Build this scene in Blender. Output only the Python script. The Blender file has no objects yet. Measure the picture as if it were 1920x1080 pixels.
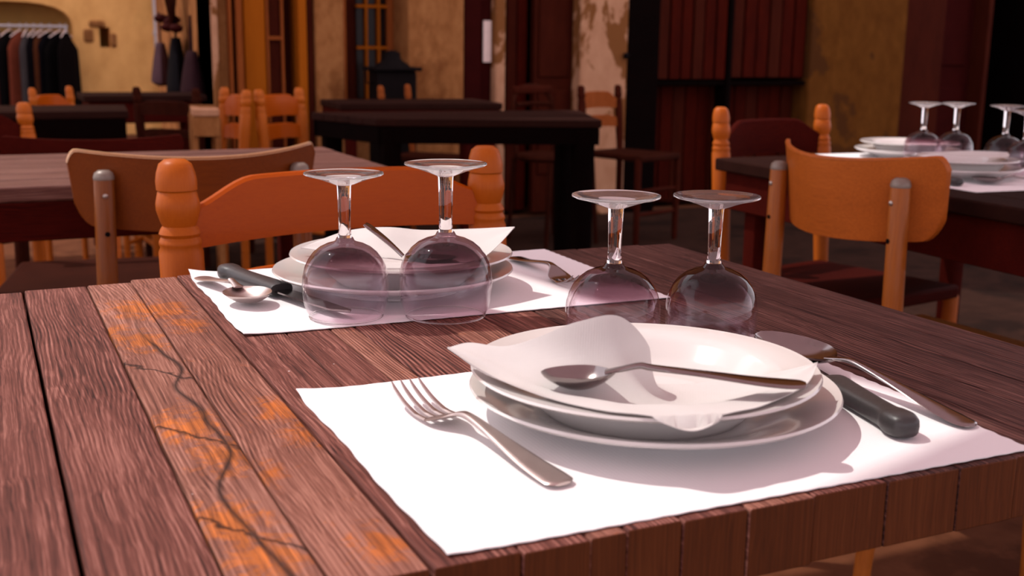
import bpy, bmesh, math, random
from mathutils import Vector, Matrix
random.seed(7)
scene = bpy.context.scene
C = scene.collection
PI = math.pi
TZ = 0.75                                  # height of the table top

# ------------------------------------------------------------------ camera
cam_d = bpy.data.cameras.new('camera'); cam = bpy.data.objects.new('camera', cam_d); C.objects.link(cam)
def cam_matrix(loc, yaw, pitch, roll):
    f = Vector((math.sin(yaw) * math.cos(pitch), math.cos(yaw) * math.cos(pitch), -math.sin(pitch)))
    r = Vector((math.cos(yaw), -math.sin(yaw), 0)); u = r.cross(f)
    c, s = math.cos(roll), math.sin(roll)
    x = c * r + s * u; y = -s * r + c * u; z = -f
    return Matrix(((x.x, y.x, z.x, loc[0]), (x.y, y.y, z.y, loc[1]), (x.z, y.z, z.z, loc[2]), (0, 0, 0, 1)))
cam.matrix_world = cam_matrix((-0.3988, -0.6447, TZ + 0.2442), math.radians(25.116), math.radians(11.985), math.radians(0.7255))
cam_d.sensor_width = 36; cam_d.lens = 40.0; cam_d.clip_start = 0.02; cam_d.clip_end = 200
cam_d.dof.use_dof = True; cam_d.dof.focus_distance = 0.95; cam_d.dof.aperture_fstop = 10.0
scene.camera = cam

# ------------------------------------------------------------------ sky, sun, exposure
world = bpy.data.worlds.new('sky'); scene.world = world; world.use_nodes = True
wb = world.node_tree.nodes['Background']
wb.inputs[0].default_value = (0.97, 0.88, 0.95, 1); wb.inputs[1].default_value = 1.6
sun_d = bpy.data.lights.new('sun', 'SUN'); sun = bpy.data.objects.new('sun', sun_d); C.objects.link(sun)
sun_d.energy = 3.1; sun_d.angle = math.radians(0.55); sun_d.color = (1.0, 0.95, 0.88)
SUN = Vector((0.44, -0.42, -1.0)).normalized()
sun.rotation_euler = SUN.to_track_quat('-Z', 'Y').to_euler(); sun.location = (-3, 4, 8)
vs = scene.view_settings
vs.view_transform = 'Standard'; vs.look = 'None'; vs.gamma = 1.0; vs.use_curve_mapping = False; vs.exposure = 0.0
try:
    scene.cycles.transparent_max_bounces = 32
    scene.cycles.max_bounces = 10
except Exception:
    pass

# ------------------------------------------------------------------ mesh helpers
class MB:
    """collects vertices and faces of ONE mesh"""
    def __init__(s): s.v = []; s.f = []
    def add(s, vs_, fs_):
        o = len(s.v); s.v += [tuple(v) for v in vs_]; s.f += [tuple(i + o for i in f) for f in fs_]; return s
    def box(s, x0, x1, y0, y1, z0, z1):
        return s.add([(x0, y0, z0), (x1, y0, z0), (x1, y1, z0), (x0, y1, z0), (x0, y0, z1), (x1, y0, z1), (x1, y1, z1), (x0, y1, z1)],
                     [(0, 3, 2, 1), (4, 5, 6, 7), (0, 1, 5, 4), (1, 2, 6, 5), (2, 3, 7, 6), (3, 0, 4, 7)])
    def prism(s, pts, z0, z1):
        n = len(pts)
        return s.add([(x, y, z0) for x, y in pts] + [(x, y, z1) for x, y in pts],
                     [tuple(range(n))[::-1], tuple(range(n, 2 * n))] + [(i, (i + 1) % n, n + (i + 1) % n, n + i) for i in range(n)])
    def lathe(s, prof, n=32, c=(0, 0), close=False):
        vs_, fs_ = [], []
        for r, z in prof:
            for k in range(n):
                a = 2 * PI * k / n; vs_.append((c[0] + r * math.cos(a), c[1] + r * math.sin(a), z))
        m = len(prof)
        for i in range(m if close else m - 1):
            j = (i + 1) % m
            for k in range(n):
                l = (k + 1) % n; fs_.append((i * n + k, i * n + l, j * n + l, j * n + k))
        if not close:
            if prof[0][0] > 1e-6: fs_.append(tuple(range(n))[::-1])
            if prof[-1][0] > 1e-6: fs_.append(tuple(range((m - 1) * n, m * n)))
        return s.add(vs_, fs_)
    def sweep(s, pts, rad, n=10, up=(0, 0, 1), power=2.0):
        """tube along pts; rad = list of (half width sideways, half height)"""
        pts = [Vector(p) for p in pts]; up = Vector(up); m = len(pts); vs_, fs_ = [], []
        for i, p in enumerate(pts):
            t = (pts[min(i + 1, m - 1)] - pts[max(i - 1, 0)]).normalized()
            side = t.cross(up)
            if side.length < 1e-4: side = Vector((1, 0, 0))
            side.normalize(); u = side.cross(t)
            rx, ry = rad[i] if isinstance(rad[i], (tuple, list)) else (rad[i], rad[i])
            for k in range(n):
                a = 2 * PI * k / n; ca, sa = math.cos(a), math.sin(a)
                ex = 2.0 / power
                cx = math.copysign(abs(ca) ** ex, ca); sx = math.copysign(abs(sa) ** ex, sa)
                vs_.append(p + side * (rx * cx) + u * (ry * sx))
        for i in range(m - 1):
            for k in range(n):
                l = (k + 1) % n; fs_.append((i * n + k, i * n + l, (i + 1) * n + l, (i + 1) * n + k))
        fs_.append(tuple(range(n))[::-1]); fs_.append(tuple(range((m - 1) * n, m * n)))
        return s.add(vs_, fs_)
    def grid(s, P, flip=False):
        m, n = len(P), len(P[0]); fs_ = []
        for i in range(m - 1):
            for j in range(n - 1):
                q = (i * n + j, i * n + j + 1, (i + 1) * n + j + 1, (i + 1) * n + j); fs_.append(q[::-1] if flip else q)
        return s.add([p for row in P for p in row], fs_)
    def slab(s, P, th):
        """solid sheet: grid P on top, the same grid th lower, closed edges"""
        m, n = len(P), len(P[0]); s.grid(P, flip=False)
        o = len(s.v); s.grid([[(p[0], p[1], p[2] - th) for p in r] for r in P], flip=True); a = o - m * n
        e = []
        for j in range(n - 1): e.append((j, j + 1)); e.append(((m - 1) * n + j + 1, (m - 1) * n + j))
        for i in range(m - 1): e.append(((i + 1) * n, i * n)); e.append((i * n + n - 1, (i + 1) * n + n - 1))
        s.f += [(a + q, a + p, o + p, o + q) for p, q in e]
        return s
    def data(s, name, mat, smooth=35):
        me = bpy.data.meshes.new(name); me.from_pydata(s.v, [], s.f); me.update()
        bm = bmesh.new(); bm.from_mesh(me); bmesh.ops.recalc_face_normals(bm, faces=bm.faces); bm.to_mesh(me); bm.free()
        if smooth:
            for p in me.polygons: p.use_smooth = True
            me.set_sharp_from_angle(angle=math.radians(smooth))
        if mat: me.materials.append(mat)
        return me
    def build(s, name, mat, parent=None, loc=(0, 0, 0), rz=0, bevel=0, smooth=35, seg=2):
        o = bpy.data.objects.new(name, s.data(name, mat, smooth)); C.objects.link(o)
        o.parent = parent; o.location = loc; o.rotation_euler = (0, 0, rz)
        if bevel:
            b = o.modifiers.new('bevel', 'BEVEL'); b.width = bevel; b.segments = seg; b.limit_method = 'ANGLE'; b.angle_limit = math.radians(40)
            b.harden_normals = False
        return o
def tag(o, label=None, cat=None, group=None, kind=None):
    if label: o['label'] = label
    if cat: o['category'] = cat
    if group: o['group'] = group
    if kind: o['kind'] = kind
    return o
def thing(name, label, cat, loc=(0, 0, 0), rz=0, group=None):
    o = bpy.data.objects.new(name, None); C.objects.link(o); o.location = loc; o.rotation_euler = (0, 0, rz); o.empty_display_size = 0.05
    return tag(o, label, cat, group)
def dup(root, loc, rz, label, parent=None):
    r = root.copy(); C.objects.link(r); r.location = loc; r.rotation_euler = (0, 0, rz); r['label'] = label
    for ch in list(root.children):
        c = ch.copy(); C.objects.link(c); c.parent = r
        for g in list(ch.children):
            d = g.copy(); C.objects.link(d); d.parent = c
    return r
def lerp(a, b, t): return a + (b - a) * t
def interp(tab, x):
    if x <= tab[0][0]: return tab[0][1]
    for (a, u), (b, w) in zip(tab, tab[1:]):
        if x <= b:
            t = (x - a) / (b - a); t = t * t * (3 - 2 * t); return lerp(u, w, t)
    return tab[-1][1]

# ------------------------------------------------------------------ materials
MATS = {}
def nt(name):
    m = bpy.data.materials.new(name); m.use_nodes = True; t = m.node_tree
    for n in list(t.nodes): t.nodes.remove(n)
    out = t.nodes.new('ShaderNodeOutputMaterial'); MATS[name] = m
    return m, t, out
def N(t, kind, **kw):
    n = t.nodes.new(kind)
    for k, v in kw.items():
        if k.startswith('i_'): n.inputs[k[2:].replace('_', ' ')].default_value = v
        else: setattr(n, k, v)
    return n
def L(t, a, b): t.links.new(a, b)
def ramp(t, fac, stops):
    r = t.nodes.new('ShaderNodeValToRGB'); e = r.color_ramp.elements
    while len(e) < len(stops): e.new(0.5)
    for k, (p, c) in enumerate(stops):
        e[k].position = p; e[k].color = (*c, 1) if len(c) == 3 else c
    if fac is not None: L(t, fac, r.inputs[0])
    return r
def mixc(t, fac, a, b, mode='MIX'):
    m = t.nodes.new('ShaderNodeMix'); m.data_type = 'RGBA'; m.blend_type = mode
    for sock, v in ((m.inputs[0], fac), (m.inputs[6], a), (m.inputs[7], b)):
        if hasattr(v, 'is_output'): L(t, v, sock)
        elif isinstance(v, (int, float)): sock.default_value = v
        else: sock.default_value = (*v, 1)
    return m.outputs[2]
def math_(t, op, a, b=None, clamp=False):
    m = t.nodes.new('ShaderNodeMath'); m.operation = op; m.use_clamp = clamp
    for sock, v in ((m.inputs[0], a), (m.inputs[1], b)):
        if v is None: continue
        if hasattr(v, 'is_output'): L(t, v, sock)
        else: sock.default_value = v
    return m.outputs[0]
def coords(t, scale=(1, 1, 1), rand=True):
    tc = N(t, 'ShaderNodeTexCoord'); vec = tc.outputs['Object']
    if rand:
        oi = N(t, 'ShaderNodeObjectInfo'); c = N(t, 'ShaderNodeCombineXYZ')
        r7 = math_(t, 'MULTIPLY', oi.outputs['Random'], 17.0); L(t, r7, c.inputs[0]); L(t, math_(t, 'MULTIPLY', oi.outputs['Random'], 41.0), c.inputs[1])
        a = N(t, 'ShaderNodeVectorMath', operation='ADD'); L(t, vec, a.inputs[0]); L(t, c.outputs[0], a.inputs[1]); vec = a.outputs[0]
    mp = N(t, 'ShaderNodeMapping'); mp.inputs['Scale'].default_value = scale; L(t, vec, mp.inputs[0])
    return mp.outputs[0]
def noise(t, vec, scale, detail=5, rough=0.6, dist=0.0):
    n = N(t, 'ShaderNodeTexNoise'); n.inputs['Scale'].default_value = scale; n.inputs['Detail'].default_value = detail
    n.inputs['Roughness'].default_value = rough; n.inputs['Distortion'].default_value = dist
    if vec is not None: L(t, vec, n.inputs['Vector'])
    return n.outputs['Fac']
def bump(t, h, strength=0.3, dist=0.001):
    b = N(t, 'ShaderNodeBump'); b.inputs['Strength'].default_value = strength; b.inputs['Distance'].default_value = dist; L(t, h, b.inputs['Height'])
    return b.outputs[0]
def princ(t, out, col, rough=0.5, metal=0.0, normal=None, spec=0.5, coat=0.0):
    p = N(t, 'ShaderNodeBsdfPrincipled')
    for sock, v in ((p.inputs['Base Color'], col), (p.inputs['Roughness'], rough)):
        if hasattr(v, 'is_output'): L(t, v, sock)
        elif isinstance(v, (int, float)): sock.default_value = v
        else: sock.default_value = (*v, 1)
    p.inputs['Metallic'].default_value = metal; p.inputs['Specular IOR Level'].default_value = spec; p.inputs['Coat Weight'].default_value = coat
    if normal is not None: L(t, normal, p.inputs['Normal'])
    L(t, p.outputs[0], out.inputs[0]); return p

def wood(name, dark, mid, light, axis=1, scale=1.0, rough=0.5, spec=0.4, bmp=0.25, varnish=None, coat=0.0, contrast=1.0, crack=False, rings=0.14, spots=()):
    """grain runs along the given axis; varnish = colour of leftover varnish patches"""
    m, t, out = nt(name)
    st = [1, 1, 1]; st[axis] = 0.016
    fine = coords(t, tuple(s * scale for s in st))
    st2 = [1, 1, 1]; st2[axis] = 0.22
    wide = coords(t, tuple(s * scale for s in st2))
    plain = coords(t, (scale,) * 3)
    wob = noise(t, plain, 7, 3, 0.5)
    v = N(t, 'ShaderNodeVectorMath', operation='MULTIPLY_ADD')
    cx = N(t, 'ShaderNodeCombineXYZ'); wv = math_(t, 'MULTIPLY', wob, 0.012)
    for k in range(3):
        if k != axis: L(t, wv, cx.inputs[k])
    a = N(t, 'ShaderNodeVectorMath', operation='ADD'); L(t, fine, a.inputs[0]); L(t, cx.outputs[0], a.inputs[1])
    g1 = noise(t, a.outputs[0], 400, 6, 0.68)
    st0 = [1, 1, 1]; st0[axis] = 0.006
    b0 = N(t, 'ShaderNodeVectorMath', operation='ADD'); L(t, coords(t, tuple(s_ * scale for s_ in st0)), b0.inputs[0]); L(t, cx.outputs[0], b0.inputs[1])
    g = math_(t, 'ADD', math_(t, 'MULTIPLY', g1, 0.55), math_(t, 'MULTIPLY', noise(t, b0.outputs[0], 800, 3, 0.6), 0.45))
    # growth rings: narrow bands pushed sideways by a slow noise, so they arch and swirl
    st3 = [1, 1, 1]; st3[axis] = 0.30
    slow = noise(t, coords(t, tuple(s_ * scale for s_ in st3)), 11, 2, 0.45)
    tcx = N(t, 'ShaderNodeSeparateXYZ'); L(t, plain, tcx.inputs[0])
    across = math_(t, 'ADD', math_(t, 'MULTIPLY', tcx.outputs[0 if axis != 0 else 1], 1.0), math_(t, 'MULTIPLY', tcx.outputs[2 if axis != 2 else 1], 0.6))
    ph = math_(t, 'ADD', math_(t, 'MULTIPLY', across, 1900.0), math_(t, 'MULTIPLY', slow, 95.0))
    ring = math_(t, 'ADD', math_(t, 'MULTIPLY', math_(t, 'SINE', ph), 0.5), 0.5)
    blot = noise(t, wide, 14, 4, 0.6)
    amp = noise(t, wide, 9, 2, 0.5)
    ringm = math_(t, 'ADD', math_(t, 'MULTIPLY', math_(t, 'SUBTRACT', ring, 0.5), math_(t, 'MULTIPLY', math_(t, 'SUBTRACT', amp, 0.32, clamp=True), 3.2)), 0.5)
    h = math_(t, 'ADD', math_(t, 'MULTIPLY', g, 0.80), math_(t, 'MULTIPLY', ringm, rings))
    h = math_(t, 'ADD', h, math_(t, 'MULTIPLY', blot, 0.40 - rings))
    lo, hi = 0.6 - 0.2 / contrast, 0.6 + 0.2 / contrast
    r = ramp(t, h, [(lo, dark), ((lo + hi) / 2, mid), (hi, light)])
    col = r.outputs[0]
    if varnish:
        tcv = N(t, 'ShaderNodeTexCoord')
        vn = noise(t, tcv.outputs['Object'], 55, 7, 0.75, 0.8)
        acc = None
        for (sx, sy, sr) in spots:
            vd = N(t, 'ShaderNodeVectorMath', operation='DISTANCE'); mpv = N(t, 'ShaderNodeMapping'); mpv.inputs['Scale'].default_value = (1.6, 1, 1); L(t, tcv.outputs['Object'], mpv.inputs[0])
            L(t, mpv.outputs[0], vd.inputs[0]); vd.inputs[1].default_value = (sx * 1.6, sy, 0)
            q = math_(t, 'SUBTRACT', 1.0, math_(t, 'DIVIDE', vd.outputs['Value'], sr), clamp=True)
            acc = q if acc is None else math_(t, 'MAXIMUM', acc, q)
        vsum = vn if acc is None else math_(t, 'ADD', vn, math_(t, 'MULTIPLY', acc, 0.32))
        vm = ramp(t, vsum, [(0.60, (0, 0, 0)), (0.76, (1, 1, 1))]).outputs[0]
        vcol = mixc(t, ramp(t, g, [(0.4, (0, 0, 0)), (0.6, (1, 1, 1))]).outputs[0], tuple(c * 0.35 for c in varnish), varnish)
        col = mixc(t, math_(t, 'MULTIPLY', vm, math_(t, 'ADD', math_(t, 'MULTIPLY', g, 0.9), 0.35, clamp=True)), col, vcol)
    if crack:
        tc = N(t, 'ShaderNodeTexCoord'); sp = N(t, 'ShaderNodeSeparateXYZ'); L(t, tc.outputs['Object'], sp.inputs[0])
        cn = N(t, 'ShaderNodeTexNoise', noise_dimensions='1D'); cn.inputs['Scale'].default_value = 6.5; cn.inputs['Detail'].default_value = 1.2
        L(t, sp.outputs[1], cn.inputs['W'])
        xc = math_(t, 'MULTIPLY', math_(t, 'SUBTRACT', cn.outputs['Fac'], 0.5), 0.055)
        d = math_(t, 'ABSOLUTE', math_(t, 'SUBTRACT', math_(t, 'SUBTRACT', sp.outputs[0], 0.007), xc))
        cw = math_(t, 'MULTIPLY', noise(t, tc.outputs['Object'], 60, 3, 0.6), 0.0011)
        d = math_(t, 'ADD', d, math_(t, 'SUBTRACT', 0.0009, cw))
        d = math_(t, 'ADD', d, math_(t, 'MULTIPLY', math_(t, 'SUBTRACT', sp.outputs[1], 0.30, clamp=True), 0.02))
        # short splits running sideways from the main crack
        wy = math_(t, 'ADD', math_(t, 'MULTIPLY', sp.outputs[1], 6.2), math_(t, 'ADD', math_(t, 'MULTIPLY', sp.outputs[0], 9.0), math_(t, 'MULTIPLY', noise(t, tc.outputs['Object'], 40, 3, 0.6), 0.25)))
        side = math_(t, 'ABSOLUTE', math_(t, 'SUBTRACT', math_(t, 'FRACT', wy), 0.5))
        side = math_(t, 'ADD', math_(t, 'MULTIPLY', side, 0.11), math_(t, 'ADD', math_(t, 'MULTIPLY', math_(t, 'SUBTRACT', sp.outputs[1], 0.30, clamp=True), 0.05), math_(t, 'SUBTRACT', 0.0008, cw)))
        d = math_(t, 'MINIMUM', d, side)
        ck = ramp(t, d, [(0.0007, (1, 1, 1)), (0.0015, (0, 0, 0))]).outputs[0]
        col = mixc(t, ck, col, (0.012, 0.006, 0.005))
    # pale specks of old paint and crumbs
    vo = N(t, 'ShaderNodeTexVoronoi'); vo.inputs['Scale'].default_value = 42; L(t, plain, vo.inputs['Vector'])
    if name.startswith('plank'):
        sk = ramp(t, vo.outputs['Distance'], [(0.028, (1, 1, 1)), (0.05, (0, 0, 0))]).outputs[0]
        sel = N(t, 'ShaderNodeSeparateColor'); L(t, vo.outputs['Color'], sel.inputs[0])
        sm = math_(t, 'MULTIPLY', sk, math_(t, 'GREATER_THAN', sel.outputs[0], 0.82))
        col = mixc(t, sm, col, (0.75, 0.7, 0.68))
    princ(t, out, col, rough=rough, spec=spec, normal=bump(t, h, bmp, 0.0012), coat=coat)
    return m
def plain(name, col, rough=0.5, metal=0.0, spec=0.5, vary=0.12, scale=30, bmp=0.0, coat=0.0):
    m, t, out = nt(name)
    n = noise(t, coords(t), scale, 4, 0.6)
    c = mixc(t, n, tuple(x * (1 - vary) for x in col), tuple(min(1, x * (1 + vary)) for x in col))
    princ(t, out, c, rough, metal, bump(t, n, bmp, 0.001) if bmp else None, spec, coat)
    return m
def plaster(name, a, b, c, scale=3.0, edge=(0.5, 0.54)):
    """two coats with a ragged border, stains"""
    m, t, out = nt(name)
    v = coords(t, (1, 1, 0.6), rand=True)
    n1 = noise(t, v, scale, 7, 0.62, 0.3); n2 = noise(t, v, scale * 5, 5, 0.6); n3 = noise(t, v, scale * 22, 3, 0.6)
    base = mixc(t, ramp(t, n2, [(0.3, (0, 0, 0)), (0.7, (1, 1, 1))]).outputs[0], a, b)
    col = mixc(t, ramp(t, n1, [(edge[0], (0, 0, 0)), (edge[1], (1, 1, 1))]).outputs[0], base, c)
    h = math_(t, 'ADD', math_(t, 'MULTIPLY', n1, 0.5), math_(t, 'MULTIPLY', n3, 0.25))
    princ(t, out, col, 0.95, 0, bump(t, h, 0.5, 0.01), 0.05)
    return m

W_A = wood('plank_worn', (0.0315, 0.01012, 0.00792), (0.1418, 0.04784, 0.03608), (0.3465, 0.1518, 0.1188), contrast=1.45, rough=0.68, spec=0.14, bmp=0.5)
W_B = wood('plank_varnished', (0.05, 0.01564, 0.01056), (0.2, 0.0782, 0.05456), (0.42, 0.1978, 0.1452), contrast=1.3, rough=0.68, spec=0.14, varnish=(0.56, 0.1518, 0.0264), bmp=0.5, spots=((-0.012, 0.43, 0.06), (0, 0.3588, 0.044), (0.018, 0.092, 0.0528), (0.02, 0.0368, 0.044), (-0.018, -0.02, 0.03), (0.01, -0.14, 0.04)))
W_C = wood('plank_cracked', (0.0605, 0.02024, 0.01452), (0.231, 0.09614, 0.06776), (0.484, 0.2429, 0.1839), contrast=1.2, rough=0.68, spec=0.14, varnish=(0.638, 0.1822, 0.03388), crack=True, bmp=0.5, spots=((0.0132, 0.4453, 0.0726), (0, 0.322, 0.0616), (-0.02, 0.36, 0.04), (0, 0.0828, 0.0616), (0.0132, 0.02024, 0.05808), (-0.008, -0.08, 0.05), (0.0, -0.13, 0.05)))
W_D = wood('plank_grey', (0.02, 0.00828, 0.006732), (0.075, 0.02898, 0.02319), (0.21, 0.09936, 0.07854), contrast=1.6, rough=0.68, spec=0.14, bmp=0.6)
W_END = wood('plank_end_grain', (0.045, 0.012, 0.003), (0.085, 0.022, 0.005), (0.13, 0.038, 0.010), axis=2, rough=0.6, spec=0.15, contrast=0.8, rings=0.05)
W_L = wood('plank_red', (0.0396, 0.01142, 0.008501), (0.103, 0.0359, 0.02581), (0.198, 0.09466, 0.07286), contrast=1.5, rough=0.6, spec=0.2, axis=0)
W_RED = wood('board_dark_red', (0.01512, 0.001134, 0.000576), (0.042, 0.003119, 0.001536), (0.0756, 0.006804, 0.003072), axis=0, rough=0.75, spec=0.03)
W_BLACK = wood('board_black_brown', (0.00108, 0.0003, 0.000264), (0.00252, 0.0006, 0.00044), (0.0054, 0.0013, 0.000968), axis=0, rough=0.75, spec=0.02)
W_TOPD = wood('board_dark_top', (0.00768, 0.0021, 0.001428), (0.01792, 0.0051, 0.003332), (0.03072, 0.0093, 0.00595), axis=0, rough=0.75, spec=0.04)
W_ORANGE = wood('chair_pine_varnish', (0.2964, 0.0419, 0.0004536), (0.3675, 0.05963, 0.000756), (0.4268, 0.07733, 0.001285), axis=0, rough=0.4, bmp=0.03, contrast=0.6, coat=0.03, spec=0.12, rings=0.03)
W_OPOST = wood('chair_pine_turned', (0.3193, 0.06129, 0.00336), (0.393, 0.08536, 0.00546), (0.4544, 0.1116, 0.00882), axis=2, rough=0.42, bmp=0.03, contrast=0.6, coat=0.0, spec=0.15, rings=0.03)
W_BROWN = wood('chair_beech_stained', (0.2188, 0.04916, 0.0054), (0.4062, 0.09614, 0.0108), (0.5625, 0.1475, 0.0198), axis=0, rough=0.42, bmp=0.08, contrast=0.7, rings=0.03, coat=0.05, spec=0.22)
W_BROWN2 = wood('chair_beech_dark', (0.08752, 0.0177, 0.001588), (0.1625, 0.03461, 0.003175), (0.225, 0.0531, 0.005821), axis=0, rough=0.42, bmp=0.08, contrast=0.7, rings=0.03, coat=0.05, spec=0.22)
W_BPOST = wood('chair_beech_post', (0.1694, 0.04253, 0.00486), (0.3146, 0.08505, 0.01026), (0.4356, 0.1323, 0.01944), axis=2, rough=0.42, bmp=0.08, contrast=0.7, rings=0.03, coat=0.05, spec=0.22)
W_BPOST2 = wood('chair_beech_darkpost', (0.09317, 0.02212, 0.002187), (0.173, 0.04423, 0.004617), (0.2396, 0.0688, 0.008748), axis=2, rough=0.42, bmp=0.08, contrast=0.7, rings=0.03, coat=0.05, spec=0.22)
W_PLY = wood('sunlit_pale_ply_edge', (0.42, 0.20, 0.085), (0.56, 0.30, 0.14), (0.66, 0.40, 0.2), axis=0, rough=0.35, bmp=0.05, contrast=0.6, coat=0.3)  # worn ply edge; sunlight along the top is put into its pale colour
W_DCH = wood('chair_dark_walnut', (0.01, 0.00162, 0.0008), (0.0275, 0.00486, 0.002), (0.05, 0.00972, 0.004), axis=2, rough=0.75, spec=0.03, bmp=0.1)
W_BOARD = wood('shutter_board', (0.01087, 0.00081, 0.000256), (0.03697, 0.0027, 0.000768), (0.08156, 0.00648, 0.001664), axis=2, rough=0.75, spec=0.03, bmp=0.4, contrast=1.0)
W_DOOR = wood('door_wood', (0.016, 0.00216, 0.00096), (0.0384, 0.0054, 0.00216), (0.068, 0.0108, 0.00432), axis=2, rough=0.75, spec=0.03, bmp=0.3)
W_DOORO = wood('door_orange_wood', (0.2, 0.04743, 0.0028), (0.3, 0.07268, 0.00448), (0.38, 0.09945, 0.007), axis=2, rough=0.75, spec=0.03, bmp=0.1, contrast=0.7)
W_TRIM = wood('trim_wood', (0.136, 0.0297, 0.00576), (0.216, 0.0513, 0.01152), (0.304, 0.081, 0.0224), axis=2, rough=0.75, spec=0.03, bmp=0.2)
M_REDD = plain('door_red_paint', (0.028, 0.0025, 0.002), 0.8, spec=0.03, vary=0.3, scale=9)
M_STONE = plaster('stone_plaster', (0.21, 0.075, 0.0228), (0.322, 0.132, 0.0456), (0.168, 0.057, 0.0171), 4.5, (0.5, 0.6))
M_PEEL = plaster('peeling_plaster', (0.375, 0.175, 0.096), (0.465, 0.238, 0.138), (0.18, 0.0665, 0.021), 3.2, (0.52, 0.54))
M_OCHRE = plaster('ochre_plaster', (0.08309, 0.02574, 0.0042), (0.1193, 0.04095, 0.00714), (0.06141, 0.02048, 0.00546), 3.4, (0.53, 0.57))
M_YELLOW = plaster('yellow_plaster', (0.672, 0.3265, 0.1029), (0.8512, 0.4418, 0.1509), (0.5824, 0.3073, 0.08918), 1.2, (0.54, 0.68))
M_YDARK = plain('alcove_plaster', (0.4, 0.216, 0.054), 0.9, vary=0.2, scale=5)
M_FLOOR = plaster('paving', (0.0918, 0.0303, 0.01377), (0.1404, 0.04944, 0.02295), (0.0702, 0.02233, 0.01033), 2.2, (0.52, 0.6))
M_FLOORSHADE = plaster('shaded_paving', (0.020, 0.008, 0.005), (0.034, 0.014, 0.009), (0.014, 0.006, 0.004), 2.2, (0.52, 0.6))
M_BLACK = plain('black_iron', (0.006, 0.004, 0.004), 0.7, spec=0.03)
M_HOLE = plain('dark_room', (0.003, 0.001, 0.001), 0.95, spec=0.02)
M_PIPE = plain('zinc_pipe', (0.42, 0.37, 0.38), 0.5, 0.2)
M_WHITEP = plain('notice_paper', (0.75, 0.55, 0.50), 0.8)
M_HANDLE = plain('black_plastic_handle', (0.030, 0.027, 0.027), 0.42, vary=0.3, scale=160, bmp=0.25)
M_SCREW = plain('steel_screw', (0.42, 0.36, 0.32), 0.35, 0.9)
M_CAP = plain('post_cap_grey', (0.20, 0.155, 0.125), 0.4, 0.2)
M_CANVAS = plain('shade_canvas', (0.62, 0.55, 0.52), 0.9)
def steel(name, col=(0.30, 0.26, 0.255), rough=0.17):
    m, t, out = nt(name); n = noise(t, coords(t), 70, 4, 0.6)
    princ(t, out, mixc(t, n, tuple(c * 0.85 for c in col), col), math_(t, 'ADD', math_(t, 'MULTIPLY', n, 0.18), rough - 0.09), 1.0); return m
M_STEEL = steel('cutlery_steel'); M_STEELB = steel('brushed_fork_steel', (0.56, 0.47, 0.44), 0.34)
def porcelain():
    m, t, out = nt('white_porcelain'); n = noise(t, coords(t), 8, 2, 0.5)
    princ(t, out, mixc(t, n, (0.66, 0.63, 0.61), (0.69, 0.66, 0.64)), 0.12, 0, None, 0.5, 0.3); return m
M_PORC = porcelain()
def paper(name, col, ridge, angle=0.0, st=0.15):
    m, t, out = nt(name)
    tc = N(t, 'ShaderNodeTexCoord'); mp = N(t, 'ShaderNodeMapping'); mp.inputs['Rotation'].default_value = (0, 0, angle); L(t, tc.outputs['Object'], mp.inputs[0])
    w = N(t, 'ShaderNodeTexWave', wave_type='BANDS', bands_direction='Y'); w.inputs['Scale'].default_value = ridge; L(t, mp.outputs[0], w.inputs['Vector'])
    w2 = N(t, 'ShaderNodeTexWave', wave_type='BANDS', bands_direction='X'); w2.inputs['Scale'].default_value = ridge; L(t, mp.outputs[0], w2.inputs['Vector'])
    n = noise(t, mp.outputs[0], 320, 3, 0.6)
    h = math_(t, 'ADD', math_(t, 'MULTIPLY', w.outputs['Fac'], 0.5), math_(t, 'ADD', math_(t, 'MULTIPLY', w2.outputs['Fac'], 0.5), math_(t, 'MULTIPLY', n, 0.4)))
    d = N(t, 'ShaderNodeBsdfDiffuse'); d.inputs[0].default_value = (*col, 1); tr = N(t, 'ShaderNodeBsdfTranslucent'); tr.inputs[0].default_value = (*[c * 0.9 for c in col], 1)
    nb = bump(t, h, st, 0.0006); L(t, nb, d.inputs['Normal'])
    mx = N(t, 'ShaderNodeMixShader'); mx.inputs[0].default_value = 0.22 if name == 'napkin_paper' else 0.05
    L(t, d.outputs[0], mx.inputs[1]); L(t, tr.outputs[0], mx.inputs[2]); L(t, mx.outputs[0], out.inputs[0]); return m
M_MAT = paper('placemat_paper', (0.86, 0.84, 0.85), 110, 0.0, 0.12)
M_NAP = paper('napkin_paper', (0.74, 0.71, 0.69), 190, 0.6, 0.12)
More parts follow.
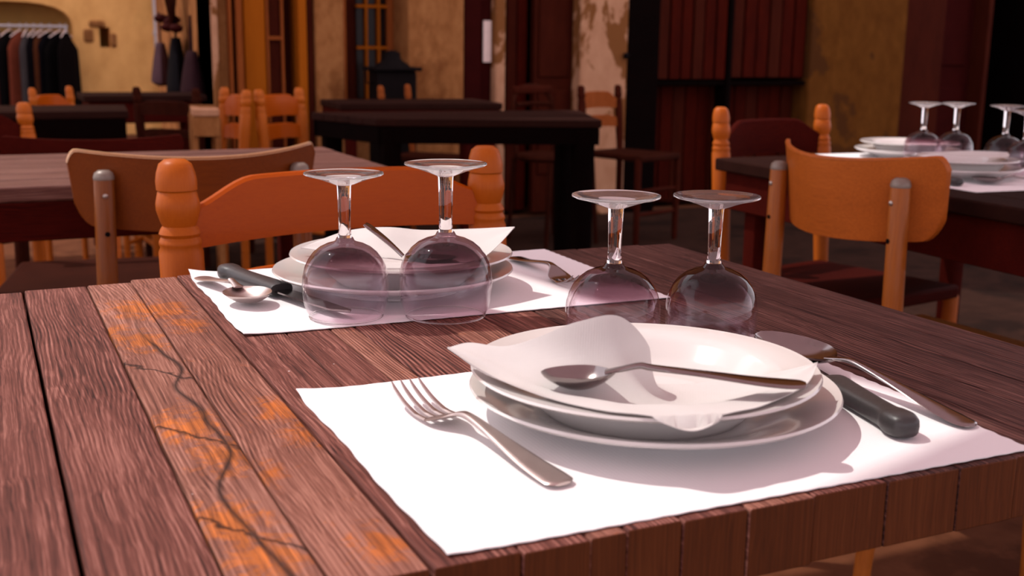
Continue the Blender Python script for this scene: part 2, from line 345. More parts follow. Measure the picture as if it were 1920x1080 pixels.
def glass_thin():
    """each wall of the bowl and foot: Fresnel reflection over a clear, faintly violet body"""
    m, t, out = nt('violet_wine_glass')
    g = N(t, 'ShaderNodeNewGeometry')
    ior = math_(t, 'ADD', math_(t, 'MULTIPLY', g.outputs['Backfacing'], 1 / 1.36 - 1.36), 1.36)
    fr = N(t, 'ShaderNodeFresnel'); L(t, ior, fr.inputs['IOR'])
    tr = N(t, 'ShaderNodeBsdfTransparent')
    tc = N(t, 'ShaderNodeTexCoord'); sp = N(t, 'ShaderNodeSeparateXYZ'); L(t, tc.outputs['Object'], sp.inputs[0])
    refr_tint = ramp(t, math_(t, 'MULTIPLY', sp.outputs[2], 10.0), [(0.0, (0.97, 0.93, 0.952)), (0.41, (0.955, 0.905, 0.93)), (0.475, (0.58, 0.45, 0.49)), (0.60, (0.40, 0.29, 0.32))]); L(t, refr_tint.outputs[0], tr.inputs[0])  # darker towards the stem: dark refraction painted into the glass colour
    gl = N(t, 'ShaderNodeBsdfGlossy'); gl.inputs['Roughness'].default_value = 0.02; gl.inputs[0].default_value = (1, 1, 1, 1)
    mx = N(t, 'ShaderNodeMixShader'); L(t, fr.outputs[0], mx.inputs[0]); L(t, tr.outputs[0], mx.inputs[1]); L(t, gl.outputs[0], mx.inputs[2])
    L(t, mx.outputs[0], out.inputs[0]); return m
M_GLASS = glass_thin()
def glass_solid():
    m, t, out = nt('clear_stem_glass'); p = N(t, 'ShaderNodeBsdfGlass'); p.inputs['IOR'].default_value = 1.5; p.inputs['Roughness'].default_value = 0.0
    p.inputs[0].default_value = (0.98, 0.96, 0.96, 1); L(t, p.outputs[0], out.inputs[0]); return m
M_STEM = glass_solid()
def glass_foot():
    m, t, out = nt('hazy_foot_glass'); p = N(t, 'ShaderNodeBsdfGlass'); p.inputs['IOR'].default_value = 1.5; p.inputs['Roughness'].default_value = 0.0
    d = N(t, 'ShaderNodeBsdfTranslucent'); d.inputs[0].default_value = (0.9, 0.87, 0.88, 1)
    mx = N(t, 'ShaderNodeMixShader'); mx.inputs[0].default_value = 0.09; L(t, p.outputs[0], mx.inputs[1]); L(t, d.outputs[0], mx.inputs[2]); L(t, mx.outputs[0], out.inputs[0]); return m
M_FOOT = glass_foot()
def pane():
    m, t, out = nt('window_pane'); princ(t, out, (0.010, 0.004, 0.003), 0.2, 0, None, 0.12); return m
M_PANE = pane()
def canvas():
    m, t, out = nt('shade_cloth'); d = N(t, 'ShaderNodeBsdfDiffuse'); d.inputs[0].default_value = (0.75, 0.62, 0.62, 1)
    tr = N(t, 'ShaderNodeBsdfTranslucent'); tr.inputs[0].default_value = (0.84, 0.70, 0.72, 1)
    mx = N(t, 'ShaderNodeMixShader'); mx.inputs[0].default_value = 0.6; L(t, d.outputs[0], mx.inputs[1]); L(t, tr.outputs[0], mx.inputs[2]); L(t, mx.outputs[0], out.inputs[0]); return m
M_SHADECLOTH = canvas()

# ------------------------------------------------------------------ the setting
def struct(name, mb, mat, parent=None, bevel=0, label=None, **kw):
    o = mb.build(name, mat, parent, bevel=bevel, **kw)
    if parent is None: tag(o, label, None, None, 'structure')
    return o
struct('floor', MB().box(-14, 14, -10, 16, -0.1, 0.0), M_FLOOR, label='brown stone paving under the tables')

struct('floor_far', MB().prism([(0.75, 2.2), (2.2, 1.75), (14, 1.5), (14, 5.4), (0.4, 5.4), (0.3, 2.6)], -0.05, 0.003), M_FLOORSHADE, label='paving along the house front with shade put into its colour')  # sheet over the floor; its dark colour paints the shade there
YF = 5.4                                   # street front of the house
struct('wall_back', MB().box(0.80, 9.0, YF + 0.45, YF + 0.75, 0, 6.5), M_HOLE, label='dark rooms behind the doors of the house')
struct('wall_upper', MB().box(0.72, 9.0, YF - 0.02, YF + 0.45, 2.5, 6.5), M_STONE, label='upper wall of the old house')
struct('wall_side', MB().box(0.72, 0.80, YF, 7.3, 0, 6.5), M_STONE, label='sunlit side wall of the old house')
def pillar(name, x0, x1, mat, label, dy=0.0, z1=2.5):
    return struct(name, MB().box(x0, x1, YF - 0.06 + dy, YF + 0.45, 0, z1), mat, bevel=0.012, label=label)
pillar('wall_pier', 1.245, 1.405, M_STONE, 'stone pier right of the orange door')
pillar('wall_pier', 1.765, 2.095, M_STONE, 'blotchy stone pier behind the black stove')
pillar('wall_pier', 2.285, 2.350, M_PEEL, 'narrow pale stone jamb beside the white notice')
pillar('wall_pier', 2.83, 3.15, M_PEEL, 'pier with peeling pale plaster')
pillar('wall_pier', 4.53, 5.33, M_OCHRE, 'ochre wall with flaking plaster behind the right table', 0.02)
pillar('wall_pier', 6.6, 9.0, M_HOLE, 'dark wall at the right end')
# trims: slim wooden jambs
for (x0, x1, y, mat) in ((0.72, 0.745, -0.05, M_PEEL), (0.80, 0.815, -0.06, W_TRIM), (0.835, 0.865, -0.07, W_TRIM), (1.155, 1.20, -0.07, W_DOORO),
                         (1.205, 1.24, -0.05, W_DOOR), (1.41, 1.425, -0.03, W_TRIM), (3.155, 3.375, -0.05, W_BLACK), (3.895, 3.928, -0.03, W_BLACK), (5.335, 5.69, -0.02, W_DOOR), (6.06, 6.10, -0.05, W_DOOR)):
    struct('trim_1', MB().box(x0, x1, YF + y, YF + 0.4, 0, 2.5), mat, bevel=0.004)
# panelled and boarded doors
def door(name, x0, x1, mat, label, y=0.05, panels=(), z1=2.45, boards=0, z0=0.02, bmat=None, gap=0.004):
    d = struct(name, MB().box(x0, x1, YF + y, YF + y + 0.05, z0, z1), mat, bevel=0.003, label=label)
    if boards:
        w = (x1 - x0) / boards
        for k in range(boards):
            MB().box(x0 + k * w + gap, x0 + (k + 1) * w - gap, YF + y - 0.014 - 0.004 * (k % 2), YF + y, z0 + 0.01, z1 - 0.01).build('board', (bmat or mat) if (k * 7 + int(x0 * 10)) % 3 else W_DOOR, d, bevel=0.003)
    for (a, b, c, e) in panels:
        MB().box(a, b, YF + y - 0.012, YF + y, c, e).build('panel', bmat or mat, d, bevel=0.006)
    return d
door('door_1', 0.745, 0.80, W_DOOR, 'dark wooden leaf at the corner of the house', 0.02)
o = door('door_2', 0.875, 1.005, W_DOORO, 'orange wooden door leaf', 0.0)
MB().box(0.885, 0.995, YF - 0.014, YF, 0.1, 2.3).build('panel', W_DOORO, o, bevel=0.004)
# glazed leaf next to it
gd = struct('door_3', MB().box(1.0, 1.012, YF - 0.02, YF + 0.03, 0.02, 2.4), W_TRIM, label='glazed door leaf with pale wooden bars')
MB().box(1.078, 1.090, YF - 0.02, YF + 0.03, 0.02, 2.4).build('stile', W_TRIM, gd)
for z in (0.70, 1.022, 1.40, 1.8, 2.3): MB().box(1.012, 1.078, YF - 0.018, YF + 0.02, z - 0.009, z + 0.009).build('glazing_bar', W_TRIM, gd)
for a, b in ((0.709, 1.013), (1.031, 1.391), (1.409, 1.791)): MB().box(1.012, 1.078, YF, YF + 0.006, a, b).build('pane', W_DOOR, gd)
MB().box(1.012, 1.078, YF - 0.005, YF + 0.01, 0.03, 0.69).build('panel', W_DOOR, gd)
struct('trim_2', MB().box(1.095, 1.155, YF + 0.10, YF + 0.16, 0, 2.5), W_DOOR)
# window with ochre bars
wn = struct('window_1', MB().box(1.43, 1.765, YF + 0.22, YF + 0.26, 0.55, 2.4), W_DOOR, label='small paned window behind the black stove')
for a, b, c, e in ((1.555, 1.592, 0.99, 1.19), (1.616, 1.66, 0.99, 1.19), (1.69, 1.725, 0.99, 1.19), (1.555, 1.592, 0.7, 0.965), (1.616, 1.66, 0.7, 0.965), (1.69, 1.725, 0.7, 0.965), (1.555, 1.592, 1.215, 1.5), (1.616, 1.66, 1.215, 1.5), (1.69, 1.725, 1.215, 1.5)):
    MB().box(a, b, YF + 0.205, YF + 0.22, c, e).build('pane', M_PANE, wn)
for x in (1.60, 1.672): MB().box(x, x + 0.013, YF + 0.18, YF + 0.225, 0.6, 2.4).build('glazing_bar', W_DOORO, wn)
for z in (0.97, 1.195): MB().box(1.55, 1.765, YF + 0.182, YF + 0.222, z, z + 0.016).build('glazing_bar', W_DOORO, wn)
MB().box(1.727, 1.762, YF + 0.18, YF + 0.225, 0.6, 2.4).build('shutter_edge', W_TRIM, wn)
struct('wall_sill', MB().box(1.405, 1.765, YF + 0.1, YF + 0.4, 0, 0.6), M_STONE, label='stone wall below the paned window')
struct('trim_3', MB().box(2.11, 2.215, YF - 0.02, YF + 0.4, 0, 2.5), M_REDD, bevel=0.004)
struct('trim_4', MB().box(2.215, 2.285, YF + 0.0, YF + 0.4, 0, 2.5), M_REDD, bevel=0.004)
nb = MB().box(2.232, 2.280, YF - 0.012, YF - 0.002, 0.905, 1.135).build('paper_notice', M_WHITEP); tag(nb, 'white paper notice hung on the dark red door frame', 'notice')
door('door_4', 2.355, 2.565, W_BLACK, 'nearly black door beside the pale stone jamb', 0.12, boards=3, bmat=W_BOARD)
door('door_5', 2.575, 2.83, W_DOOR, 'brown panelled door left of the peeling pier', 0.04, panels=((2.605, 2.80, 0.82, 2.2), (2.605, 2.80, 0.25, 0.74)))
door('window_2', 3.385, 3.89, W_BLACK, 'left boarded shutter of the shop front', 0.0, boards=6, z0=0.80, bmat=W_BOARD, gap=0.006)
door('window_3', 3.935, 4.52, W_BLACK, 'right boarded shutter of the shop front', 0.02, boards=6, z0=0.81, bmat=W_BOARD, gap=0.006)
door('door_6', 3.40, 4.52, W_BLACK, 'dark boarded base of the shop front', 0.12, boards=12, z1=0.775, bmat=W_BOARD)
MB().box(3.38, 4.53, YF - 0.01, YF + 0.14, 0.775, 0.797).build('trim_5', W_BLACK)['kind'] = 'structure'
door('door_7', 5.70, 6.06, M_REDD, 'dark red door at the far right', 0.08, panels=((5.75, 6.0, 0.9, 2.2), (5.75, 6.0, 0.2, 0.75)))
kb = MB().lathe([(0, -0.02), (0.014, -0.018), (0.02, 0), (0.014, 0.014), (0, 0.018)], 14).build('wall_knob', M_BLACK, loc=(3.13, YF - 0.075, 0.95)); tag(kb, 'black iron knob on the edge of the peeling pier', 'knob')
# far yellow wall with an arched alcove and a small square opening
YY = 12.5
yw = MB()
arch = [(-1.2, 1.16), (-1.2, 0.0)]
yw.box(-6, -1.35, YY, YY + 0.4, 0, 6); yw.box(0.60, 0.86, YY, YY + 0.4, 0, 6); yw.box(0.86, 0.97, YY, YY + 0.4, 0, 0.93); yw.box(0.86, 0.97, YY, YY + 0.4, 1.14, 6); yw.box(0.97, 4.0, YY, YY + 0.4, 0, 6)
# spandrel above the arch
pts = []
for k in range(17):
    a = PI * k / 16; x = -0.375 - 0.975 * math.cos(a) * (1 if abs(math.cos(a)) < 1 else 1); z = 1.15 + 0.24 * (1 - abs(math.cos(a)) ** 5) ** 0.5
    pts.append((x, z))
for (xa, za), (xb, zb) in zip(pts, pts[1:]):
    yw.add([(xa, YY, za), (xb, YY, zb), (xb, YY, 6), (xa, YY, 6), (xa, YY + 0.4, za), (xb, YY + 0.4, zb), (xb, YY + 0.4, 6), (xa, YY + 0.4, 6)],
           [(0, 1, 2, 3), (7, 6, 5, 4), (0, 4, 5, 1)])
struct('wall_far', yw, M_YELLOW, smooth=0, label='yellow plastered wall at the end of the square')
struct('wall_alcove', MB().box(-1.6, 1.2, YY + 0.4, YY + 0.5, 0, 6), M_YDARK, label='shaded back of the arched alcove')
struct('trim_6', MB().box(0.70, 0.80, YY - 0.02, YY + 0.02, 0.98, 1.12).box(0.76, 0.92, YY - 0.025, YY + 0.02, 1.14, 1.21).box(0.97, 1.03, YY - 0.02, YY + 0.02, 0.93, 1.08), M_STONE, bevel=0.02, label='rough stones around the small wall opening')
dp = thing('drain_pipe', 'grey metal downpipe on the yellow wall', 'pipe', (1.455, YY - 0.07, 0.55))
MB().lathe([(0.045, 0), (0.045, 3.5)], 16).build('pipe_run', M_PIPE, dp)
for z in (0.15, 0.52, 1.6): MB().lathe([(0.055, z), (0.055, z + 0.04)], 16).build('collar', M_PIPE, dp)
MB().box(-0.01, 0.01, 0.03, 0.08, 0.6, 0.62).build('bracket', M_PIPE, dp)
struct('wall_lean', MB().box(1.52, 1.62, YY - 0.12, YY, 0, 4), M_PEEL, label='pale pilaster beside the downpipe')
# unseen cloth above the picture, shaped to shade the right half of the table
AZ = 2.7
aw = MB().prism([(-0.655, 0.70), (-4.0, -0.30), (-4.0, -4.5), (6.0, -4.5), (6.0, 2.1), (-0.86, 2.1)], AZ, AZ + 0.01).build('ceiling_shade_cloth', M_SHADECLOTH, smooth=0)
aw2 = MB().box(-2.2, 0.68, 3.9, 6.3, AZ + 0.3, AZ + 0.31).build('ceiling_shade_cloth', M_SHADECLOTH, smooth=0)  # second unseen cloth, added to keep sun off the far left chairs
tag(aw2, 'unseen cloth added to keep sun off the far left chairs', None, None, 'structure')
tag(aw, 'unseen cloth shaped to shade the right half of the table', None, None, 'structure')

# ------------------------------------------------------------------ the big table
tb = thing('plank_table', 'weathered plank dining table laid for two in the foreground', 'table', (0, 0, 0))
seams = [-0.62, -0.553, -0.492, -0.43, -0.37, -0.310, -0.266, -0.218, -0.1705, -0.132, -0.110, -0.076, -0.034, 0.011, 0.065, 0.121, 0.169, 0.214, 0.262, 0.306, 0.35, 0.394]
far = [0.55, 0.552, 0.556, 0.558, 0.565, 0.570, 0.583, 0.588, 0.586, 0.584, 0.588, 0.585, 0.587, 0.584, 0.583, 0.586, 0.582, 0.580, 0.578, 0.576, 0.572]
wmat = [W_A, W_B, W_A, W_A, W_A, W_C, W_B, W_A, W_A, W_B, W_A, W_A, W_B, W_A, W_D, W_D, W_D, W_D, W_D, W_D, W_D]
gaps = {5: 0.0008, 4: 0.0013, 6: 0.0006, 7: 0.0009}
for i, (a, b) in enumerate(zip(seams, seams[1:])):
    g0, g1 = gaps.get(i, 0.0004), gaps.get(i + 1, 0.0004)
    w = b - a; cx = (a + b) / 2; rows = 13; dz = random.uniform(-0.0006, 0.0003)
    y0 = -0.174 + random.uniform(-0.0015, 0.0015); y1 = far[i]
    P = []
    wv = [random.uniform(-1, 1) for _ in range(rows + 1)]
    for r in range(rows + 1):
        y = lerp(y0, y1, r / rows); e = 0.00025 * wv[r]
        P.append((-w / 2 + g0 + e, w / 2 - g1 + e * 0.6, y))
    m = MB(); th = 0.041; ch = 0.0014
    vs_ = []
    for (l, r_, y) in P:
        e = 0.004 if y in (y0, y1) else 0
        vs_ += [(l, y, -th), (l, y, -ch), (l + ch * 0.6, y, 0), (r_ - ch * 0.6, y, 0), (r_, y, -ch), (r_, y, -th)]
    fs_ = []
    for r in range(rows):
        for k in range(6):
            l2 = (k + 1) % 6; fs_.append((r * 6 + k, r * 6 + l2, (r + 1) * 6 + l2, (r + 1) * 6 + k))
    fs_.append((0, 1, 2, 3, 4, 5)); q = rows * 6; fs_.append((q + 5, q + 4, q + 3, q + 2, q + 1, q))
    m.add(vs_, fs_)
    o = m.build('plank', wmat[i], tb, loc=(cx, 0, TZ + dz), bevel=0.0009, smooth=30)
    o.data.materials.append(W_END)
    for p in o.data.polygons:
        if abs(p.normal.y) > 0.9: p.material_index = 1
for y in (-0.10, 0.45): MB().box(-0.58, 0.36, y, y + 0.06, TZ - 0.075, TZ - 0.0425).build('batten', W_BLACK, tb)
for (x, y) in ((-0.52, -0.07), (-0.52, 0.48), (-0.10, 0.06), (-0.10, 0.48)):
    MB().sweep([(x, y, TZ - 0.05), (x + 0.01, y, 0.35), (x + 0.02, y, 0.0)], [0.021, 0.016, 0.013], 14, up=(0, 1, 0)).build('leg', W_DCH, tb)
MB().box(-0.12, -0.08, -0.03, 0.44, TZ - 0.11, TZ - 0.0765).build('rail', W_BLACK, tb)

# ------------------------------------------------------------------ paper mats
def placemat(name, c, label, curl=None, seed=1):
    rnd = random.Random(seed); nx, ny = 92, 120; P = []
    (a, b, d, e) = c                        # front-left, front-right, back-right, back-left
    for j in range(ny + 1):
        row = []
        for i in range(nx + 1):
            s, t = i / nx, j / ny
            x = lerp(lerp(a[0], b[0], s), lerp(e[0], d[0], s), t); y = lerp(lerp(a[1], b[1], s), lerp(e[1], d[1], s), t)
            sc = 0.0006
            if i == nx: x += sc * math.sin(t * 2 * PI * 20)
            if i == 0: x += 0.0008 * math.sin(t * 11 + seed) + 0.0004 * math.sin(t * 47)
            if j in (0, ny): y += 0.6 * sc * math.sin(s * 2 * PI * 23)
            z = TZ + 0.0013 + 0.0003 * math.sin(s * 7 + seed) * math.sin(t * 5)
            if curl:
                for (cs, ct, h) in curl:
                    q = math.hypot((s - cs) * 0.41, (t - ct) * 0.29)
                    if q < 0.05: z += h * (1 - q / 0.05) ** 2
            row.append((x, y, z))
        P.append(row)
    o = MB().slab(P, 0.0007).build(name, M_MAT, smooth=60); tag(o, label, 'placemat'); return o
placemat('paper_placemat', ((-0.208, -0.166), (0.186, -0.169), (0.205, 0.124), (-0.207, 0.124)), 'white paper placemat nearest the camera, under the large plate', [(0, 1, 0.003), (0, 0, 0.001)], 1)
placemat('paper_placemat', ((-0.208, 0.299), (0.216, 0.294), (0.222, 0.587), (-0.206, 0.584)), 'white paper placemat on the far side of the plank table', [(0, 1, 0.006), (0, 0, 0.002)], 2)

# ------------------------------------------------------------------ plates
def plate_prof(R, h, foot, well, deep=False):
    """outer/under profile then inner profile, closed"""
    if not deep:
        under = [(0, 0.003), (foot - 0.004, 0.003), (foot - 0.003, 0.0), (foot, 0.0), (foot + 0.001, 0.003), (well, 0.007), (lerp(well, R, 0.5), lerp(0.007, h, 0.5) - 0.001), (R - 0.003, h - 0.0035), (R, h - 0.001)]
        inner = [(R - 0.0008, h + 0.0006), (R - 0.004, h), (lerp(well, R, 0.5), lerp(0.012, h, 0.5) + 0.0005), (well + 0.004, 0.0125), (well - 0.006, 0.0085), (well - 0.016, 0.0072), (0, 0.0068)]
    else:
        under = [(0, 0.003), (foot - 0.004, 0.003), (foot - 0.003, 0.0), (foot, 0.0), (foot + 0.002, 0.003), (well - 0.006, 0.012), (well, 0.021), (well + 0.006, 0.0255), (R - 0.004, h - 0.0035), (R, h - 0.001)]
        inner = [(R - 0.0008, h + 0.0006), (R - 0.004, h), (well + 0.006, 0.0295), (well - 0.001, 0.025), (well - 0.008, 0.016), (well - 0.02, 0.0085), (well - 0.035, 0.0072), (0, 0.0068)]
    return under + inner
def plate(name, x, y, z, R, h, label, deep=False):
    o = MB().lathe(plate_prof(R, h, R * 0.58, R * (0.72 if not deep else 0.74), deep), 96).build(name, M_PORC, loc=(x, y, z), smooth=60)
    tag(o, label, 'plate'); return o
PZ = TZ + 0.0017
NL = (0.0027, -0.015); NU = (-0.010, -0.023); FL = (-0.0236, 0.4414); FU = (-0.016, 0.438)
plate('dinner_plate', *NL, PZ, 0.1243, 0.021, 'large flat white plate, lower of the two on the near placemat')
plate('soup_plate', *NU, PZ + 0.0072, 0.1150, 0.030, 'white rimmed soup plate stacked on the near dinner plate', True)
plate('dinner_plate', *FL, PZ, 0.1221, 0.021, 'flat white plate, lower of the two on the far placemat')
plate('soup_plate', *FU, PZ + 0.0072, 0.1130, 0.030, 'white soup plate stacked on the far dinner plate under a napkin', True)

# ------------------------------------------------------------------ napkins
def bowl_z(r, R=0.115):
    w = R * 0.74
    return interp([(0, 0.0068), (w - 0.035, 0.0072), (w - 0.02, 0.0085), (w - 0.008, 0.016), (w - 0.001, 0.025), (w + 0.006, 0.0295), (R, 0.0305)], r) + 0.0072
def catmull(pts, n):
    out = []; m = len(pts)
    for k in range(n + 1):
        u = k / n * (m - 1); i = min(int(u), m - 2); t = u - i
        p = [Vector(pts[max(0, min(m - 1, i + q))]) for q in (-1, 0, 1, 2)]
        out.append(0.5 * ((2 * p[1]) + (-p[0] + p[2]) * t + (2 * p[0] - 5 * p[1] + 4 * p[2] - p[3]) * t * t + (-p[0] + 3 * p[1] - 3 * p[2] + p[3]) * t ** 3))
    return out
def napkin(name, rows, label, c, R, n=56, mm=40, seed=3):
    """sheet lofted through rows of control points (front to back), kept above the plate"""
    R_ = random.Random(seed); cur = [catmull(r, n) for r in rows]
    P = []
    for j in range(n + 1):
        P.append(catmull([cu[j] for cu in cur], mm))
    for j, row in enumerate(P):
        for i, p in enumerate(row):
            r = math.hypot(p.x - c[0], p.y - c[1]); zmin = PZ - TZ + bowl_z(r, R) + 0.0022
            if r < R + 0.002 and p.z < zmin: p.z = zmin
            p.z += 0.0003 * math.sin(j * 0.31 + i * 0.35 + seed)
    G = [[(p.x, p.y, TZ + p.z) for p in row] for row in P]
    o = MB().slab(G, 0.0006).build(name, M_NAP, smooth=70); tag(o, label, 'napkin'); return o
Lc = (-0.135, 0.015, 0.054); Rc = (0.082, -0.086, 0.047)
napkin('paper_napkin', [
    [Lc, (-0.123, -0.030, 0.046), (-0.108, -0.066, 0.042), (-0.086, -0.104, 0.041), (-0.070, -0.121, 0.041), (-0.050, -0.140, 0.036), (-0.022, -0.137, 0.040), (0.008, -0.131, 0.042), (0.052, -0.112, 0.043), Rc],
    [Lc, (-0.122, -0.015, 0.044), (-0.104, -0.040, 0.041), (-0.080, -0.066, 0.035), (-0.060, -0.080, 0.031), (-0.040, -0.090, 0.030), (-0.020, -0.094, 0.031), (0.0, -0.097, 0.034), (0.046, -0.098, 0.042), Rc],
    [Lc, (-0.123, 0.000, 0.051), (-0.104, -0.018, 0.047), (-0.083, -0.034, 0.049), (-0.062, -0.048, 0.050), (-0.044, -0.058, 0.046), (-0.026, -0.062, 0.032), (-0.006, -0.070, 0.027), (0.042, -0.080, 0.036), Rc],
    [Lc, (-0.121, 0.013, 0.056), (-0.104, -0.002, 0.056), (-0.086, -0.016, 0.063), (-0.066, -0.034, 0.076), (-0.044, -0.046, 0.080), (-0.021, -0.046, 0.058), (-0.010, -0.036, 0.030), (0.040, -0.066, 0.036), Rc],
    ], 'open white paper napkin draped in the near soup plate', NU, 0.115, seed=3, n=84)
Lf = (-0.118, 0.448, 0.047); Rf = (0.080, 0.372, 0.068)
napkin('paper_napkin', [
    [Lf, (-0.090, 0.400, 0.048), (-0.050, 0.360, 0.046), (-0.010, 0.336, 0.044), (0.030, 0.338, 0.046), Rf],
    [Lf, (-0.085, 0.425, 0.046), (-0.048, 0.395, 0.050), (-0.005, 0.380, 0.048), (0.038, 0.375, 0.050), Rf],
    [Lf, (-0.080, 0.445, 0.052), (-0.042, 0.420, 0.060), (0.0, 0.415, 0.056), (0.045, 0.405, 0.058), Rf],
    [Lf, (-0.070, 0.462, 0.058), (-0.030, 0.440, 0.064), (0.012, 0.442, 0.058), (0.055, 0.425, 0.060), Rf],
    ], 'crumpled white paper napkin heaped on the far plates', FU, 0.113, seed=8)

# ------------------------------------------------------------------ wine glasses, standing upside down
def wine_glass(x, y, H, Rb, Rf_, label, scale=1.0, detail=48):
    g = thing('wine_glass', label, 'glass', (x, y, TZ + 0.0018), 0, 'upturned wine glasses')
    k = Rb / 0.0428; hz = H / 0.139
    ro = [(0.0366, 0.0019), (0.0392, 0.007), (0.0413, 0.014), (0.0426, 0.024), (0.0428, 0.032), (0.0420, 0.041), (0.0398, 0.0495), (0.0362, 0.0570), (0.0312, 0.0633), (0.0250, 0.0682), (0.0180, 0.0715), (0.0125, 0.0730), (0.0095, 0.0745), (0.0080, 0.0775)]
    ri = [(0.0, 0.0665), (0.010, 0.0660), (0.0180, 0.0640), (0.0245, 0.0605), (0.0300, 0.0555), (0.0347, 0.0490), (0.0382, 0.0415), (0.0404, 0.0325), (0.0412, 0.0240), (0.0400, 0.0140), (0.0380, 0.0065), (0.0356, 0.0019)]
    bowl = [(r * k, z * hz) for r, z in ro] + [(0.0, 0.0775 * hz)]
    inner = [(r * k, z * hz) for r, z in ri]
    # rim joins outer and inner walls
    prof = list(reversed(inner))            # rim -> top centre (inside)
    m = MB(); n = detail
    full = [(0.0, 0.0775 * hz)] + list(reversed([(r * k, z * hz) for r, z in ro])) + [(0.0361 * k, 0.0017)] + prof
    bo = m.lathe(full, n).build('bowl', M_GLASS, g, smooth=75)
    rr, rt = 0.0360 * k, 0.00085
    MB().lathe([(rr + rt * math.cos(q), rt + 0.0001 + rt * math.sin(q)) for q in [2 * PI * i / 10 for i in range(10)]], n, close=True).build('rim', M_STEM, bo, smooth=75)
    zs0, zs1 = 0.0776 * hz, 0.1275 * hz
    MB().lathe([(0.0, zs0), (0.0072 * k, zs0), (0.0062 * k, lerp(zs0, zs1, 0.06)), (0.0060 * k, lerp(zs0, zs1, 0.3)), (0.0064 * k, lerp(zs0, zs1, 0.7)), (0.0070 * k, lerp(zs0, zs1, 0.97)), (0.0074 * k, zs1), (0.0, zs1)], 28).build('stem', M_STEM, g, smooth=50)
    f = Rf_
    MB().lathe([(0.0, zs1 + 0.0001), (0.0076 * k, zs1 + 0.0001), (0.0105, lerp(zs1, H, 0.14)), (f * 0.5, lerp(zs1, H, 0.40)), (f * 0.74, lerp(zs1, H, 0.66)), (f * 0.95, H - 0.0018), (f, H - 0.0008), (f * 0.995, H + 0.0006), (f * 0.96, H + 0.0006), (f * 0.75, H - 0.0012), (f * 0.45, H - 0.0032), (f * 0.18, H - 0.0042), (0.0, H - 0.0044)], n).build('foot', M_FOOT, g, smooth=60)
    return g
wine_glass(-0.107, 0.333, 0.1305, 0.0392, 0.0355, 'upturned wine glass, leftmost of the four on the plank table')
wine_glass(-0.022, 0.302, 0.1395, 0.0428, 0.0370, 'largest upturned wine glass, second from left on the plank table')
wine_glass(0.066, 0.150, 0.1255, 0.0395, 0.0362, 'upturned wine glass behind the near soup plate, left of its pair')
wine_glass(0.143, 0.120, 0.1255, 0.0383, 0.0354, 'upturned wine glass behind the near soup plate, right of its pair')

# ------------------------------------------------------------------ cutlery; local +X points from handle end to tip
def bar(m, st, n=12, power=2.6):
    fine = []; k = len(st)
    for i in range(k - 1):
        p = [st[max(0, min(k - 1, i + q))] for q in (-1, 0, 1, 2)]
        for u in range(4):
            t = u / 4
            fine.append(tuple(0.5 * ((2 * b) + (-a + c) * t + (2 * a - 5 * b + 4 * c - d) * t * t + (-a + 3 * b - 3 * c + d) * t ** 3) for a, b, c, d in zip(*p)))
    fine.append(st[-1]); fine = [(x, y, z, max(w, 0.0003), max(h, 0.0003)) for x, y, z, w, h in fine]
    return m.sweep([(x, y, z) for x, y, z, w, h in fine], [(w, h) for x, y, z, w, h in fine], n, power=power)
def spoon(name, label, loc, rz, mat, Ls=0.19, tilt=(0, 0), flip=False, bl=0.062, bw=0.0205, dz=0.0):
    g = thing(name, label, 'spoon', loc, rz); g.rotation_euler = (tilt[0] + (PI if flip else 0), tilt[1], rz)
    k = Ls / 0.19; hl = Ls - bl
    st = [(0.0, 0, 0.0025, 0.004, 0.0009), (0.003, 0, 0.0026, 0.0080, 0.0011), (0.012, 0, 0.0030, 0.0098, 0.0012), (0.030, 0, 0.0050, 0.0090, 0.0012), (0.06, 0, 0.0095, 0.0060, 0.0014), (0.09, 0, 0.0135, 0.0038, 0.0017), (hl - 0.015, 0, 0.0150, 0.0031, 0.0018), (hl - 0.004, 0, 0.0130, 0.0036, 0.0015), (hl + 0.006, 0, 0.0113, 0.0050, 0.0009)]
    bar(MB(), [(x, y, z + dz, w, h) for x, y, z, w, h in st]).build('handle', mat, g, smooth=50)
    top, nn, mm = [], 22, 14
    for i in range(nn + 1):
        u = i / nn; x = hl + bl * u
        w = bw * (max(0.0, math.sin(PI * min(1, u ** 0.92)))) ** lerp(0.95, 0.5, min(1, u * 1.6)) + 0.0012 * (1 - u) + 0.0003
        dep = 0.0100 * math.sin(PI * u) ** 0.8
        row = []
        for j in range(mm + 1):
            t = -1 + 2 * j / mm
            row.append((x, w * t, 0.0113 + dz - dep * (1 - abs(t) ** 2.2) + 0.0006 * u))
        top.append(row)
    MB().slab(top, 0.0011).build('bowl', mat, g, smooth=70)
    return g
